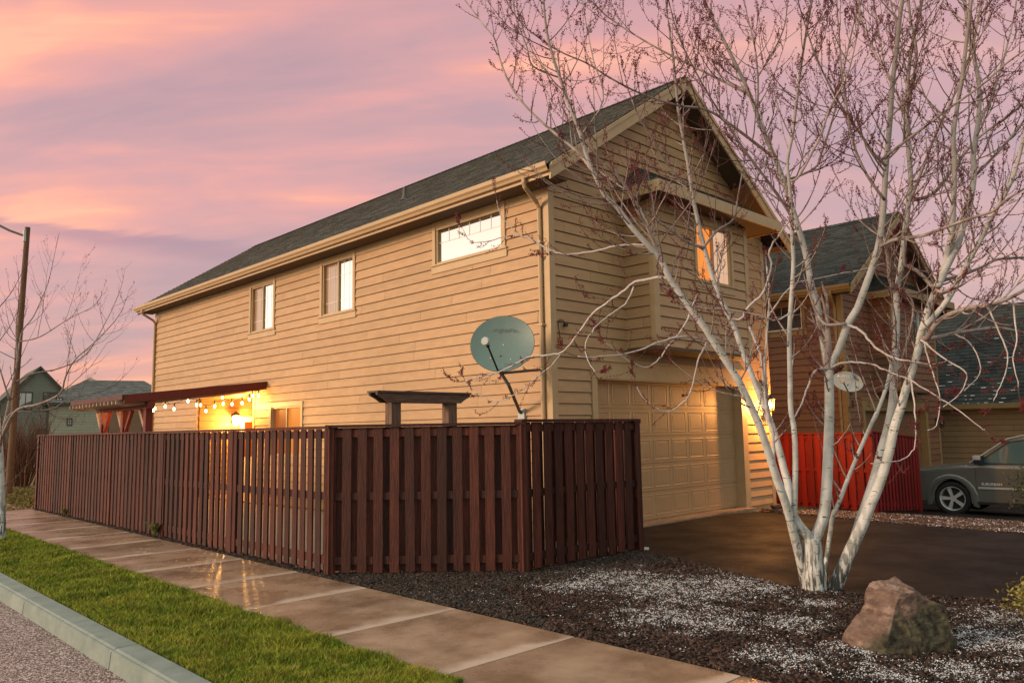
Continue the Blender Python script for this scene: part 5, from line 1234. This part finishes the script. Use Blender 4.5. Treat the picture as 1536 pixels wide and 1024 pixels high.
def twiggy(loc, w, h, n, label, seed):
    t = Tree(seed); t.budp = .8; root = empty('bare_shrub', loc, label, 'shrub'); lo = Vector(loc)
    for k in range(n):
        a = t.r.uniform(0,2*math.pi); d = Vector((math.cos(a)*.45, math.sin(a)*.45, 1.2)); t.twig(lo+Vector((math.cos(a)*w*.3*t.r.random(), math.sin(a)*w*.3*t.r.random(), 0)), d, h*t.r.uniform(.6,1.05), .02, 0)
    o = t.br.build('stems', M['redbush'], root); o.location = -lo; o = t.tw.build('twigs', M['redbush'], root); o.location = -lo
    o = t.buds_mesh('dry_leaves', M['redbush'], root); o.location = -lo; o['kind'] = 'stuff'
    for ob in (o,): pass
    return root
twiggy((*bearing(36,27), 0), 1.8, 2.3, 90, 'reddish brown bare shrub past the end of the long fence', 8)
twiggy((*bearing(16,30), 0), 1.4, 1.7, 50, 'thin reddish bare shrub behind the slim street tree', 9)
def fronds(loc, h, n, label, seed):
    rr = random.Random(seed); q = MB()
    for k in range(n):
        a = rr.uniform(0,2*math.pi); L = h*rr.uniform(.6,1.2); d = Vector((math.cos(a),math.sin(a),0)); prev = None
        for i in range(7):
            t = i/6; p = d*(L*.55*t**1.4) + Vector((0,0,L*(t-.35*t*t)*1.3)); w = .018*math.sin(math.pi*min(t*.9+.1,1))+.003; s = Vector((-d.y,d.x,0))*w
            if prev: q.face([prev[0],prev[1],p+s,p-s])
            prev = (p-s, p+s)
    return tag(q.build('small_plant', M['leafgreen'], loc=loc), label, 'plant')
pp = on_z(235,806); fronds((4.70,pp.y,0), .26, 46, 'pale green feathery plant at the foot of the long fence', 2)
pp = on_z(105,774); fronds((4.70,pp.y,0), .20, 24, 'tiny green weed at the far foot of the long fence', 3)
# ------------------------------------------------------------------ boulder and stones
def boulder(name, loc, planes, size, mt, seed, rough=.05, sub=5):
    import bmesh
    bm = bmesh.new(); bmesh.ops.create_icosphere(bm, subdivisions=sub, radius=1.0)
    for v in bm.verts:
        p = v.co.copy()
        for n, d in planes:
            n = Vector(n).normalized(); e = p.dot(n)-d
            if e > 0: p -= n*e*.97
        q = p*1.0; nn = noise.noise(q*1.6+Vector((seed,0,0)))*1.3 + (.5-abs(noise.noise(q*3.1+Vector((0,seed,0)))))*.9 + (.5-abs(noise.noise(Vector((q.x*6,q.y*6,q.z*13))+Vector((0,0,seed)))))*.5 + noise.noise(q*22)*.16 - .6
        p += v.co.normalized()*(nn*rough); v.co = Vector((p.x*size[0], p.y*size[1], p.z*size[2]))
    me = bpy.data.meshes.new(name); bm.to_mesh(me); bm.free(); me.materials.append(mt)
    o = bpy.data.objects.new(name, me); COL.objects.link(o); o.location = loc; return o
rt = Vector((.719,-.695,0)); fw = Vector((.696,.718,0))
def wd(r, f, u): return rt*r - fw*f + Vector((0,0,u))      # right, towards camera, up
bc = on_z(1368,985) + fw*.24 + rt*.045
tag(boulder('boulder', (bc.x,bc.y,.03), [(wd(.22,.95,.30),.40),(wd(-.74,.28,.60),.58),(wd(.94,.1,.30),.90),(wd(.55,-.1,.80),.84),(wd(-.97,.1,-.2),.82),(wd(-.1,.1,1),.74),(wd(-.3,-.9,.3),.6)], (.385,.42,.505), M['rock'], 3.3, .095, 6), 'large brown boulder with a mossy dark face in the snowy bed', 'boulder')
wp = on_z(967,824); tag(boulder('stone', (wp.x,wp.y,.012), [((0,0,1),.5)], (.07,.05,.035), M['dish2'], 5.1, .1, 3), 'small white stone at the end of the brown fence', 'stone')
for k in range(12):
    c = Vector((15.05+random.uniform(-.45,.5), 7.85+random.uniform(-.35,.12), gz(15)+.05+(.09 if k > 8 else 0))); s = random.uniform(.07,.14)
    tag(boulder('stone', c, [((0,0,1),.6),((1,.3,0),.7)], (s,s*.7,s*.6), M['darkstone'], k*1.7, .12, 3), 'brown stone in the small heap below the glowing lantern', 'stone', 'heap of stones below the lantern')
